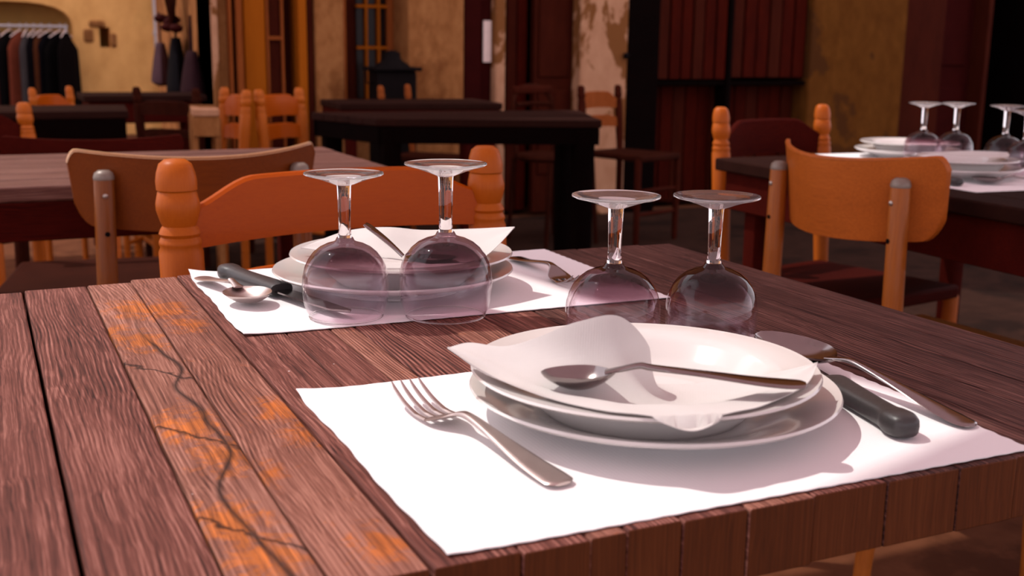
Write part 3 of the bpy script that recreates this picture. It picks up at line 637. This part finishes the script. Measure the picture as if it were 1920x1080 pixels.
def fork(name, label, loc, rz, mat, Lf_=0.185, roll=0.0):
    g = thing(name, label, 'fork', loc, rz); g.rotation_euler = (roll, 0, rz)
    st = [(0.0, 0, 0.0025, 0.005, 0.0010), (0.003, 0, 0.0027, 0.0088, 0.0013), (0.010, 0, 0.0030, 0.0100, 0.0014), (0.035, 0, 0.0050, 0.0086, 0.0015), (0.065, 0, 0.0090, 0.0058, 0.0017), (0.09, 0, 0.0125, 0.0040, 0.0019), (0.104, 0, 0.0135, 0.0036, 0.0019), (0.113, 0, 0.0120, 0.0050, 0.0015), (0.121, 0, 0.0085, 0.0095, 0.0011), (0.128, 0, 0.0055, 0.0124, 0.0010), (0.134, 0, 0.0036, 0.0130, 0.0010), (0.138, 0, 0.0030, 0.0130, 0.0010)]
    bar(MB(), st).build('handle', mat, g, smooth=50)
    for k in range(4):
        y = (k - 1.5) * 0.0072
        ts = [(0.136, y, 0.0032, 0.0023, 0.0010), (0.150, y, 0.0030, 0.0019, 0.0010), (0.165, y * 1.0, 0.0065, 0.0016, 0.0009), (0.178, y * 0.98, 0.0120, 0.0013, 0.0008), (Lf_, y * 0.96, 0.0165, 0.0005, 0.0004)]
        bar(MB(), ts, 8).build('tine', mat, g, smooth=50)
    return g
def knife(name, label, loc, rz, hl=0.105, blade=0.105, wid=0.0105):
    g = thing(name, label, 'knife', loc, rz)
    st = [(0.0, 0, 0.0085, 0.004, 0.0035), (0.003, 0, 0.0085, 0.0088, 0.0070), (0.010, 0, 0.0085, wid + 0.0005, 0.0082), (0.018, 0, 0.0085, wid + 0.0005, 0.0080), (0.028, 0, 0.0083, wid - 0.0015, 0.0072), (0.055, 0, 0.0080, wid - 0.001, 0.0068), (0.085, 0, 0.0080, wid, 0.0066), (hl - 0.006, 0, 0.0080, wid + 0.001, 0.0064), (hl, 0, 0.0080, wid + 0.001, 0.0060)]
    bar(MB(), st, 16, 3.0).build('handle', M_HANDLE, g, smooth=60)
    m = MB(); out = [(hl - 0.001, -0.008), (hl + blade * 0.6, -0.0085), (hl + blade * 0.85, -0.007), (hl + blade, 0.004), (hl + blade * 0.97, 0.0075), (hl + blade * 0.5, 0.0085), (hl - 0.001, 0.008)]
    m.prism(out, 0.0062, 0.0078).build('blade', M_STEEL, g)
    return g
def aim(a, b): return math.atan2(b[1] - a[1], b[0] - a[0])
# near setting
a, b = (-0.1155, -0.112), (-0.144, 0.070)
fork('dinner_fork', 'steel table fork left of the near plates', (a[0], a[1], PZ), aim(a, b), M_STEELB)
a, b = (0.122, -0.130), (0.146, -0.028)
knife('table_knife', 'black handled knife lying against the near plates on the right', (a[0], a[1], PZ), aim(a, b))
a, b = (0.180, -0.127), (0.158, 0.060)
spoon('table_spoon', 'large steel tablespoon on the right edge of the near placemat', (a[0], a[1], PZ - 0.0005), aim(a, b), M_STEEL, Ls=0.200, tilt=(0, -0.055), bl=0.078, bw=0.0245)
a, b = (0.036, -0.131), (-0.092, -0.052)
sp = spoon('dessert_spoon', 'small steel spoon lying across the near napkin', (a[0], a[1], TZ + 0.0475), aim(a, b), M_STEEL, Ls=0.158, tilt=(0, 0.055), bl=0.045, bw=0.0145)
# far setting
a, b = (-0.175, 0.549), (-0.142, 0.432)
knife('table_knife', 'black handled knife on the far placemat beside a spoon', (a[0], a[1], PZ), aim(a, b), hl=0.122, blade=0.115, wid=0.011)
a, b = (-0.200, 0.543), (-0.179, 0.415)
spoon('table_spoon', 'steel tablespoon with its bowl beside the knife on the far placemat', (a[0], a[1], PZ + 0.0014), aim(a, b), M_STEELB, Ls=0.160, bl=0.058, bw=0.0215)
a, b = (0.156, 0.535), (0.146, 0.350)
fork('dinner_fork', 'steel table fork right of the far plates', (a[0], a[1], PZ), aim(a, b), M_STEEL)
g = thing('dessert_spoon', 'steel spoon handle leaning out of the far napkin', 'spoon', (-0.045, 0.352, TZ + 0.050), 0)
bar(MB(), [(0, 0, 0, 0.0035, 0.0016), (-0.008, 0.006, 0.009, 0.0048, 0.0016), (-0.017, 0.013, 0.018, 0.0066, 0.0016), (-0.026, 0.019, 0.026, 0.0084, 0.0015), (-0.030, 0.0215, 0.029, 0.0070, 0.0012)]).build('handle', M_STEEL, g)
m = MB(); m.slab([[(0.003 + 0.045 * u / 10, -0.004 * u / 10 * 3 + (0.0145 * math.sin(PI * (0.03 + 0.94 * u / 10)) ** 0.6) * t / 4, -0.001 - 0.006 * math.sin(PI * u / 10) * (1 - (t / 4) ** 2)) for t in range(-4, 5)] for u in range(11)], 0.001).build('bowl', M_STEEL, g)

# ------------------------------------------------------------------ chairs; local origin between the rear feet, chair faces -Y
def ladder_chair(label, loc, rz, W=0.42, H=0.86, mats=(W_OPOST, W_ORANGE), slats=2, post_r=0.020, crest=None, slat_h=0.062, lean=0.03, lo_off=0.124, slat_gap=0.10, group='ladderback chairs', seat_h=0.45):
    c = thing('ladderback_chair', label, 'chair', loc, rz, group); mp, ms = mats
    r = post_r
    for s in (-1, 1):
        x = s * W / 2
        zt = H
        prof_rel = [(0.0, 0.0), (0.62, -0.001), (0.95, -0.006), (1.12, -0.016), (1.20, -0.026), (1.18, -0.0365), (1.02, -0.037), (1.13, -0.039), (1.28, -0.052), (1.28, -0.060), (1.10, -0.073), (0.98, -0.079), (1.12, -0.083), (1.22, -0.088), (1.10, -0.092), (1.24, -0.097), (1.25, -0.101), (1.18, -0.104), (1.30, -0.110), (1.30, -0.20)]
        k = H / 0.86
        pr = [(0.35 * r, 0.0), (0.9 * r, 0.004), (1.0 * r, 0.25), (1.05 * r, seat_h)] + [(q * r, zt + dz_ * k) for q, dz_ in reversed(prof_rel)]
        m = MB(); m.lathe(pr, 24)
        m.v = [(vx + x, vy + max(0, (vz - seat_h)) / (H - seat_h) * lean, vz) for vx, vy, vz in m.v]
        m.build('back_post', mp, c, smooth=50)
        fl = MB().lathe([(0.6 * r, 0), (0.9 * r, 0.02), (1.05 * r, seat_h - 0.02), (0.8 * r, seat_h - 0.005)], 16, c=(x * 1.08, -0.38)); fl.build('front_leg', mp, c, smooth=50)
    lo = H - lo_off; crest = crest or (0.052, 0.085)
    n = 36
    def slat(zb, h0, h1, name):
        m = MB(); P, Q = [], []
        for i in range(n + 1):
            t = -1 + 2 * i / n; x = t * (W / 2 - r * 0.4)
            e = min(1, (1 - abs(t)) / 0.46); e = e * e * (3 - 2 * e)
            h = lerp(h0, h1, e); y = 0.028 * (1 - t * t) + 0.0
            zb_ = zb + 0.005 * (1 - t * t)
            P.append((x, y, zb_, h))
        vs_, fs_ = [], []
        for x, y, z, h in P:
            q = lean * (z - seat_h) / (H - seat_h); q2 = lean * (z + h - seat_h) / (H - seat_h)
            vs_ += [(x, y + q - 0.009, z), (x, y + q2 - 0.009, z + h - 0.004), (x, y + q2 - 0.005, z + h), (x, y + q2 + 0.005, z + h), (x, y + q2 + 0.009, z + h - 0.004), (x, y + q + 0.009, z)]
        for i in range(n):
            for k_ in range(6):
                l = (k_ + 1) % 6; fs_.append((i * 6 + k_, i * 6 + l, (i + 1) * 6 + l, (i + 1) * 6 + k_))
        fs_ += [(0, 1, 2, 3, 4, 5), tuple(n * 6 + q for q in (5, 4, 3, 2, 1, 0))]
        m.add(vs_, fs_).build(name, ms, c, smooth=28)
    slat(lo, crest[0], crest[1], 'crest_slat')
    for q in range(slats - 1): slat(lo - slat_gap - 0.12 * q, slat_h * 0.85, slat_h, 'back_slat')
    MB().prism([(-W / 2 + 0.01, 0.0), (W / 2 - 0.01, 0.0), (W / 2 * 1.1, -0.40), (-W / 2 * 1.1, -0.40)], seat_h - 0.02, seat_h + 0.012).build('seat', W_DCH if H < 0.84 else ms, c, bevel=0.008)
    for z, y in ((0.16, -0.38), (0.28, -0.38), (0.22, 0.0)):
        MB().sweep([(-W / 2, y, z), (0, y, z), (W / 2, y, z)], [0.009, 0.012, 0.009], 10, up=(0, 0, 1)).build('stretcher', mp, c)
    for s in (-1, 1): MB().sweep([(s * W / 2, 0, 0.2), (s * W / 2 * 1.08, -0.38, 0.2)], [0.01, 0.01], 10).build('stretcher', mp, c)
    return c
def bent_chair(label, loc, rz, W=0.43, zt=0.82, sag=0.095, P=0.33, hb=0.150, post_top=0.785, mats=(W_BPOST, W_BROWN), group='bentwood chairs', edge=None):
    """curved plywood back screwed to two round rear posts; chair faces +Y, posts toward -Y"""
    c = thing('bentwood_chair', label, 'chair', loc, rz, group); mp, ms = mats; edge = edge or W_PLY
    n, mm = 40, 12; th = 0.011; P0 = []
    def yb(t): return -sag * (1 - t * t)
    vs_, fs_ = [], []
    out = []
    for j in range(mm + 1):
        v = j / mm; row = []
        for i in range(n + 1):
            t = math.sin(PI / 2 * (-1 + 2 * i / n))
            x = t * W / 2
            # rounded lower corners, upper edge slightly dipped in the middle
            ze = 1 - max(0, (abs(t) - 0.86) / 0.14) ** 2.4
            top = zt - 0.015 * (1 - t * t) - 0.022 * (1 - (1 - max(0, (abs(t) - 0.93) / 0.07) ** 2.5)); bot = zt - hb + 0.035 * (1 - ze) + 0.012 * t * t
            z = lerp(bot, top, v); x = t * (W / 2) * lerp(0.955, 1.0, v); row.append((x, yb(t) - 0.10 * (z - zt + 0.07), z))
        out.append(row)
    m = MB(); m.grid(out); o = len(m.v); m.grid([[(x, y + th, z) for x, y, z in r] for r in out], True)
    q = n + 1; e = []
    for j in range(n): e.append((j, j + 1)); e.append((mm * q + j + 1, mm * q + j))
    for i in range(mm): e.append(((i + 1) * q, i * q)); e.append((i * q + n, (i + 1) * q + n))
    m.f += [(b_, a_, o + a_, o + b_) for a_, b_ in e]
    m.build('backrest', ms, c, smooth=50, bevel=0.002)
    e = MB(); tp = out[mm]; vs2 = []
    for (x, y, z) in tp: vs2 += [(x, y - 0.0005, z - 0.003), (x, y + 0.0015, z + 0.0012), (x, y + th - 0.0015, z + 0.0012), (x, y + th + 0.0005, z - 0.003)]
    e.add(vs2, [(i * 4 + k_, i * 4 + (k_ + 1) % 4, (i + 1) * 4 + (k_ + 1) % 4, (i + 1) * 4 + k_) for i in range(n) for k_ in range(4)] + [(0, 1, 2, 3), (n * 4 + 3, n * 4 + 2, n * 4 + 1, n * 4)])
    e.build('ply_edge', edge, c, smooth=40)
    for s in (-1, 1):
        x = s * P / 2; y = yb(2 * x / W) - 0.017
        pts_ = [(x * 1.12, y - 0.045, 0.0), (x * 1.06, y - 0.01, 0.30), (x * 1.03, y - 0.002, 0.55), (x, y - 0.002, post_top - 0.012), (x, y - 0.002, post_top - 0.004), (x, y - 0.002, post_top)]
        p = MB().sweep(pts_, [0.013, 0.018, 0.0175, 0.0165, 0.013, 0.006], 20, up=(0, 1, 0)); po = p.build('rear_post', mp, c, smooth=60)
        MB().lathe([(0.0168, -0.014), (0.0172, -0.010), (0.0150, -0.003), (0.009, 0.0015), (0.0, 0.002)], 20).build('post_cap', M_CAP, po, loc=(x, y - 0.002, post_top), smooth=60)
        for zz, mt in ((post_top - 0.040, M_SCREW), (post_top - 0.103, M_BLACK)):
            k = MB().lathe([(0.0, -0.004), (0.0042, -0.003), (0.0046, 0.0), (0.0046, 0.004)], 12); k.v = [(a_, cz, b_) for a_, b_, cz in k.v]
            k.build('screw', mt, po, loc=(x - 0.002, y - 0.0165, zz), smooth=60)
        MB().sweep([(x * 1.1, y + 0.40, 0.0), (x * 1.1, y + 0.38, 0.44)], [0.012, 0.017], 14, up=(0, 1, 0)).build('front_leg', mp, c, smooth=60)
        MB().sweep([(x * 1.06, y, 0.40), (x * 1.1, y + 0.38, 0.40)], [0.012, 0.012], 10).build('side_rail', mp, c)
    MB().prism([(-P / 2 - 0.01, -sag + 0.02), (P / 2 + 0.01, -sag + 0.02), (P / 2 + 0.03, 0.38), (-P / 2 - 0.03, 0.38)], 0.43, 0.452).build('seat', mp, c, bevel=0.01)
    return c
def between(a, b, face_away):
    """location and rotation of a chair whose back runs from a (left) to b (right) as seen by the camera"""
    ang = math.atan2(b[1] - a[1], b[0] - a[0]); return ((a[0] + b[0]) / 2, (a[1] + b[1]) / 2, 0), ang

# the chair opposite (faces the table, seat tucked under it)
loc, ang = between((-0.187, 0.742), (0.242, 0.806), False)
ladder_chair('varnished orange pine chair with turned posts across the plank table', (loc[0], loc[1] - 0.03, 0), ang, W=0.432, H=0.86, crest=(0.048, 0.078), lo_off=0.108)
# stained chair with a bent back at the left table
loc, ang = between((-0.268, 1.390), (0.162, 1.420), True)
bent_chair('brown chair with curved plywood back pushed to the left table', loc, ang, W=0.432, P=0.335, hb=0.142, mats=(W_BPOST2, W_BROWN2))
loc, ang = between((1.010, 1.118), (1.026, 0.729), True)
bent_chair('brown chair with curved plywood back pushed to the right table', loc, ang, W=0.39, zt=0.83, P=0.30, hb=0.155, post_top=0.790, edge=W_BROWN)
loc, ang = between((1.217, 1.631), (1.572, 1.691), False)
ladder_chair('orange post chair with dark crest at the head of the right table', (loc[0], loc[1] - 0.03, 0), ang, W=0.36, mats=(W_OPOST, W_RED), post_r=0.017)
ladder_chair('orange ladderback chair right of its twin near the orange door', (0.845, 4.40, 0), math.radians(41), W=0.30, H=0.80, crest=(0.072, 0.092), slat_h=0.066, post_r=0.019)
ladder_chair('orange ladderback chair left of its twin, in front of the hanging bags', (0.605, 4.43, 0), math.radians(276.5), W=0.30, H=0.80, crest=(0.072, 0.092), slat_h=0.066, post_r=0.019)
ladder_chair('dark walnut chair with arched crest at the far left table', (0.383, 4.608, 0), math.radians(138), W=0.30, H=0.80, mats=(W_DCH, W_DCH), crest=(0.045, 0.062), slat_h=0.04, post_r=0.016)
ladder_chair('chair with pale posts in front of the black stove', (1.52, 4.80, 0), math.radians(40), W=0.26, H=0.80, mats=(W_TRIM, W_DCH), slat_h=0.03, crest=(0.02, 0.03), post_r=0.014)
ladder_chair('brown chair before the peeling plaster pier', (2.63, 4.70, 0), math.radians(20), W=0.30, H=0.80, mats=(W_DOOR, W_TRIM), slat_h=0.06, crest=(0.05, 0.085), post_r=0.017)
ladder_chair('chair with orange post and dark red back at the left picture edge', (-0.40, 3.26, 0), math.radians(30), W=0.36, H=0.80, mats=(W_OPOST, W_RED), post_r=0.02)
ladder_chair('small orange chair in front of the clothes rack', (-0.076, 4.68, 0), math.radians(52), W=0.26, H=0.80, slat_h=0.05, post_r=0.014)
loc, ang = between((-0.36, 2.42), (0.083, 2.36), False)
bent_chair('dark bentwood chair on the far side of the left table', loc, ang + PI, W=0.44, zt=0.765, hb=0.10, P=0.36, post_top=0.735, sag=0.02, mats=(W_DCH, W_RED), edge=W_RED)
# bistro chair with a hooped back
bc = thing('bistro_chair', 'dark bistro chair with a hooped back beside the nearly black door', 'chair', (2.24, 4.72, 0), math.radians(10), 'bistro chairs')
hoop = [(0.125 * math.cos(a) * (1 + 0.12 * math.sin(a)), 0.02 + 0.03 * math.sin(a), 0.62 + 0.175 * math.sin(a) ** 0.6) for a in [PI * k / 16 for k in range(17)]]
MB().sweep([(0.12, 0, 0.44)] + hoop + [(-0.12, 0, 0.44)], [(0.013, 0.011)] * 19, 10, up=(0, 1, 0)).build('back_hoop', W_DCH, bc, smooth=60)
MB().sweep([(-0.11, 0.02, 0.70), (0, 0.045, 0.705), (0.11, 0.02, 0.70)], [(0.011, 0.012)] * 3, 10).build('back_rail', W_DCH, bc)
MB().box(-0.125, 0.125, 0.025, 0.042, 0.755, 0.795).build('crest_rail', W_DOOR, bc, bevel=0.008)
MB().lathe([(0, 0.43), (0.19, 0.43), (0.2, 0.445), (0.19, 0.46), (0, 0.46)], 30, c=(0, -0.17)).build('seat', W_DCH, bc, smooth=50)
for (x, y) in ((-0.12, 0.02), (0.12, 0.02), (-0.13, -0.31), (0.13, -0.31)): MB().sweep([(x, y, 0.43), (x * 1.25, y * 1.05, 0)], [0.015, 0.011], 12, up=(0, 1, 0)).build('leg', W_DCH, bc, smooth=60)

# ------------------------------------------------------------------ other tables
def table(name, label, poly, top, n_planks, m_top, m_apron, apron=0.09, th=0.028, legs=True, axis='x', inset=0.02, leg_r=0.024):
    t = thing(name, label, 'table')
    (a, b, c_, d) = [Vector((*p, 0)) for p in poly]          # front-left, front-right, back-right, back-left
    for k in range(n_planks):
        u0, u1 = k / n_planks, (k + 1) / n_planks; g = 0.0015 / max(0.1, (d - a).length)
        if axis == 'x': q = [a.lerp(d, u0 + g), b.lerp(c_, u0 + g), b.lerp(c_, u1 - g), a.lerp(d, u1 - g)]
        else: q = [a.lerp(b, u0 + g), a.lerp(b, u1 - g), d.lerp(c_, u1 - g), d.lerp(c_, u0 + g)]
        o = sum(q, Vector()) / 4
        MB().prism([(p.x - o.x, p.y - o.y) for p in q], -th, 0).build('plank', m_top, t, loc=(o.x, o.y, top + random.uniform(-0.0008, 0.0008)), bevel=0.004)
    ctr = (a + b + c_ + d) / 4
    ins = [ctr + (p - ctr) * (1 - inset / (p - ctr).length) for p in (a, b, c_, d)]
    if apron:
        for p, q in zip(ins, ins[1:] + ins[:1]):
            e = (q - p).normalized(); nrm = Vector((-e.y, e.x, 0)) * 0.02
            MB().prism([(p.x, p.y), (q.x, q.y), (q.x + nrm.x, q.y + nrm.y), (p.x + nrm.x, p.y + nrm.y)], top - th - apron, top - th - 0.0005).build('apron', m_apron, t, bevel=0.002)
    if legs:
        for p in ins:
            v = ctr + (p - ctr) * 0.88
            MB().sweep([(v.x, v.y, top - th - 0.01), (v.x, v.y, 0.3), (v.x, v.y, 0)], [leg_r, leg_r * 0.9, leg_r * 0.8], 10, up=(0, 1, 0), power=5).build('leg', m_apron, t)
    return t
table('wooden_table', 'reddish plank table behind the brown bent-back chair', [(-1.3, 1.462), (0.36, 1.462), (0.36, 2.06), (-1.3, 2.06)], 0.75, 6, W_L, W_RED, 0.068, inset=0.006)
table('wooden_table', 'dark table at the left edge before the clothes rack', [(-1.2, 3.72), (0.10, 3.70), (0.14, 4.15), (-1.2, 4.2)], 0.75, 4, W_TOPD, W_BLACK, 0.13, inset=0.01)
table('wooden_table', 'brown table farthest left, in front of the yellow wall', [(0.05, 4.93), (0.60, 4.93), (0.60, 5.30), (0.05, 5.34)], 0.75, 4, W_TOPD, W_RED, 0.10, inset=0.03)
table('wooden_table', 'small greyish pink table between the two orange chairs and the dark chair', [(0.335, 3.76), (0.432, 3.74), (0.475, 4.06), (0.38, 4.1)], 0.75, 3, M_PEEL, M_STONE, 0.075, inset=0.006, leg_r=0.012)
table('wooden_table', 'dark table in the middle, in front of the stone piers', [(0.829, 3.078), (1.55, 2.80), (1.78, 3.40), (0.712, 3.48)], 0.75, 5, W_TOPD, W_BLACK, 0.058, inset=0.008, leg_r=0.035)
table('wooden_table', 'second dark table standing before the orange door and stone pier', [(0.99, 4.05), (1.70, 3.95), (1.75, 4.4), (1.02, 4.46)], 0.75, 4, W_TOPD, W_RED, 0.06, inset=0.01)
table('wooden_table', 'dark red table laid with plates and glasses on the right', [(1.10, 0.25), (1.85, 0.25), (1.85, 1.53), (1.13, 1.53)], 0.75, 8, W_TOPD, W_RED, 0.085, axis='y', inset=0.03)

# ------------------------------------------------------------------ setting on the right table
placemat('paper_placemat', ((1.20, 0.83), (1.62, 0.80), (1.64, 1.12), (1.22, 1.15)), 'pale placemat at the near end of the right table', None, 3)
placemat('paper_placemat', ((1.36, 1.25), (1.78, 1.23), (1.80, 1.51), (1.38, 1.52)), 'pale placemat at the far end of the right table', None, 4)
plate('dinner_plate', 1.57, 1.385, PZ, 0.12, 0.021, 'white plate at the far end of the right table')
plate('soup_plate', 1.575, 1.385, PZ + 0.0072, 0.112, 0.030, 'white soup plate on top of the far plate of the right table', True)
plate('dinner_plate', 1.37, 1.03, PZ, 0.115, 0.021, 'white plate at the near end of the right table')
plate('soup_plate', 1.37, 1.03, PZ + 0.0072, 0.108, 0.030, 'white soup plate at the near end of the right table', True)
wine_glass(1.495, 1.295 - 0.03, 0.1325, 0.040, 0.036, 'upturned wine glass on the right table, farthest left there', detail=32)
wine_glass(1.56, 1.235, 0.1325, 0.040, 0.036, 'upturned wine glass on the right table, second from left there', detail=32)
wine_glass(1.572, 1.11, 0.1335, 0.040, 0.036, 'upturned wine glass on the right table at the picture edge, rear', detail=32)
wine_glass(1.533, 1.022, 0.128, 0.039, 0.035, 'upturned wine glass on the right table at the picture edge, front', detail=32)
napkin('paper_napkin', [[(1.290, 1.06, 0.05), (1.340, 1.00, 0.046), (1.410, 0.96, 0.046), (1.460, 1.0, 0.05)], [(1.290, 1.06, 0.05), (1.350, 1.03, 0.044), (1.410, 1.01, 0.046), (1.460, 1.0, 0.05)], [(1.290, 1.06, 0.05), (1.350, 1.07, 0.048), (1.410, 1.05, 0.05), (1.460, 1.0, 0.05)]],
       'white napkin on the near plate of the right table', (1.37, 1.03), 0.108, 20, 14, 4)
spoon('table_spoon', 'dark spoon on the near placemat of the right table', (1.44, 0.845, PZ + 0.001), math.radians(150), M_STEEL, Ls=0.17)
knife('table_knife', 'black handled knife by the near plate of the right table', (1.235, 0.90, PZ), math.radians(80))

# ------------------------------------------------------------------ black stove in front of the window
sv = thing('iron_stove', 'black cast iron stove with a bell-shaped lid before the window', 'stove', (1.595, 5.12, 0), 0)
MB().box(-0.105, 0.105, -0.09, 0.09, 0.12, 0.862).build('body', M_BLACK, sv, bevel=0.012)
MB().box(-0.128, 0.128, -0.11, 0.11, 0.862, 0.882).build('top_plate', M_BLACK, sv, bevel=0.006)
MB().lathe([(0.095, 0.882), (0.085, 0.895), (0.06, 0.91), (0.045, 0.925), (0.04, 0.955), (0.02, 0.965), (0.0, 0.968)], 24).build('lid', M_BLACK, sv, smooth=50)
MB().box(-0.07, 0.07, -0.098, -0.088, 0.3, 0.6).build('fire_door', M_BLACK, sv, bevel=0.006)
MB().sweep([(-0.105, -0.02, 0.80), (-0.15, -0.02, 0.80), (-0.15, -0.02, 0.87), (-0.12, -0.02, 0.88)], [0.006] * 4, 8, up=(0, 1, 0)).build('handle', M_BLACK, sv)
for (x, y) in ((-0.08, -0.07), (0.08, -0.07), (-0.08, 0.07), (0.08, 0.07)): MB().lathe([(0.016, 0), (0.022, 0.13)], 10, c=(x, y)).build('leg', M_BLACK, sv)

# ------------------------------------------------------------------ clothes rack in the alcove
CY = 12.15
rk = thing('clothes_rack', 'metal garment rack in the arched alcove', 'rack', (-0.2, CY, 0))
MB().sweep([(-0.95, 0, 1.135), (0.72, 0, 1.135)], [0.014, 0.014], 10).build('rail', M_PIPE, rk)
for x in (-0.95, 0.70):
    MB().sweep([(x, 0, 0.0), (x, 0, 1.135)], [0.014, 0.014], 10, up=(0, 1, 0)).build('upright', M_PIPE, rk)
    MB().sweep([(x, -0.25, 0.02), (x, 0.25, 0.02)], [0.014, 0.014], 10).build('foot', M_PIPE, rk)
cl = [(-0.62, (0.012, 0.008, 0.01), 'black coat'), (-0.5, (0.02, 0.012, 0.02), 'black blouse'), (-0.38, (0.035, 0.016, 0.015), 'brown dress'), (-0.26, (0.004,0.003,0.004), 'long black dress'), (-0.14, (0.05, 0.014, 0.012), 'rust red tunic'),
      (-0.03, (0.005,0.004,0.004), 'black skirt suit'), (0.07, (0.16, 0.035, 0.018), 'coral scarf'), (0.13, (0.05, 0.04, 0.04), 'grey blouse'), (0.20, (0.004, 0.003, 0.004), 'plain black dress'), (0.27, (0.07, 0.02, 0.008), 'orange brown shirt'), (0.35, (0.004, 0.003, 0.004), 'black jacket'), (0.45, (0.004, 0.003, 0.003), 'wide black coat'), (0.50, (0.005, 0.003, 0.003), 'outermost dark coat')]
for k, (x, colr, nm) in enumerate(cl):
    mt = plain('cloth_%d' % k, colr, 0.95, spec=0.02, vary=0.3, scale=12)
    gm = thing('garment', nm + ' hanging on the garment rack', 'garment', (x, CY, 0), math.radians(random.uniform(38, 72)), 'clothes on the rack')
    zb = random.uniform(0.28, 0.42); w = random.uniform(0.17, 0.21)
    if k >= 11: zb = 0.26; w = 0.23
    P = []; nn = 14
    for j in range(nn + 1):
        v = j / nn; z = lerp(1.075, zb, v); hw = lerp(0.045, w, min(1, v * 5) ** 0.7) * lerp(1, 1.12, v); dp_ = lerp(0.02, 0.05, min(1, v * 4))
        P.append([(hw * math.cos(2 * PI * i / 20), dp_ * math.sin(2 * PI * i / 20) * (1 + 0.35 * math.sin(6 * PI * i / 20 + k)), z) for i in range(21)])
    m = MB(); m.grid(P); m.f.append(tuple(range(20))); m.f.append(tuple(nn * 21 + i for i in range(20)))
    m.build('cloth', mt, gm, smooth=60)
    hg = MB().sweep([(-0.16, 0, 1.03), (-0.04, 0, 1.085), (0, 0, 1.10), (0.04, 0, 1.085), (0.16, 0, 1.03)], [0.006] * 5, 6).build('hanger', M_WHITEP, gm)
    MB().sweep([(0, 0, 1.10), (0.005, 0, 1.13), (0.018, 0, 1.150), (0.0, 0, 1.163), (-0.016, 0, 1.152)], [0.004] * 5, 6, up=(0, 1, 0)).build('hook', M_PIPE, hg)
# bags and dried bunches hanging on the sunny side wall
def bag(label, y, z, colr, w, h, k):
    mt = plain('bag_cloth_%d' % k, colr, 0.9, spec=0.03, vary=0.3, scale=14)
    b = thing('hanging_bag', label, 'bag', (0.66, y, z), random.uniform(-0.3, 0.3), 'bags hanging on the house corner')
    P = []
    for j in range(13):
        v = j / 12; s = (0.35 + 0.65 * v ** 0.8) * (1 - max(0, (v - 0.86) / 0.14) ** 3 * 0.6)
        P.append([(0.07 * s * math.cos(2 * PI * i / 16), w * s * math.sin(2 * PI * i / 16), -h * v) for i in range(17)])
    m = MB(); m.grid(P); m.f.append(tuple(range(16))); m.f.append(tuple(12 * 17 + i for i in range(16))); m.build('pouch', mt, b, smooth=60)
    MB().sweep([(0, -0.03, -0.03), (0, 0, 0.18), (0, 0.03, -0.03)], [0.006] * 3, 8, up=(1, 0, 0)).build('strap', mt, b)
bag('greyish violet bag hanging at the house corner, left', 6.75, 0.99, (0.05, 0.024, 0.03), 0.24, 0.26, 0)
bag('black bag hanging at the house corner, middle', 6.15, 1.02, (0.004, 0.003, 0.004), 0.24, 0.34, 1)
bag('dull purple bag hanging at the house corner, right', 5.65, 0.95, (0.022, 0.008, 0.01), 0.14, 0.24, 2)
bq = thing('dried_bunch', 'dark bunch of dried flowers hanging above the bags', 'flowers', (0.64, 6.15, 1.08))
for k in range(16):
    a = random.uniform(0, 2 * PI); sp_ = random.uniform(0.05, 0.32)
    MB().sweep([(0, 0, 0), (0.02 * math.cos(a), 0.4 * sp_ * math.sin(a), 0.12), (0.05 * math.cos(a), sp_ * math.sin(a), 0.30 + random.uniform(-0.05, 0.1))], [0.006, 0.007, 0.004], 6, up=(1, 0, 0)).build('stem', W_DCH, bq)
for k in range(6):
    MB().lathe([(0, -0.02), (0.03, -0.01), (0.04, 0.01), (0.02, 0.03), (0, 0.032)], 10).build('flower_head', M_REDD, bq, loc=(random.uniform(-0.04, 0.03), random.uniform(-0.2, 0.2), random.uniform(-0.02, 0.06)))
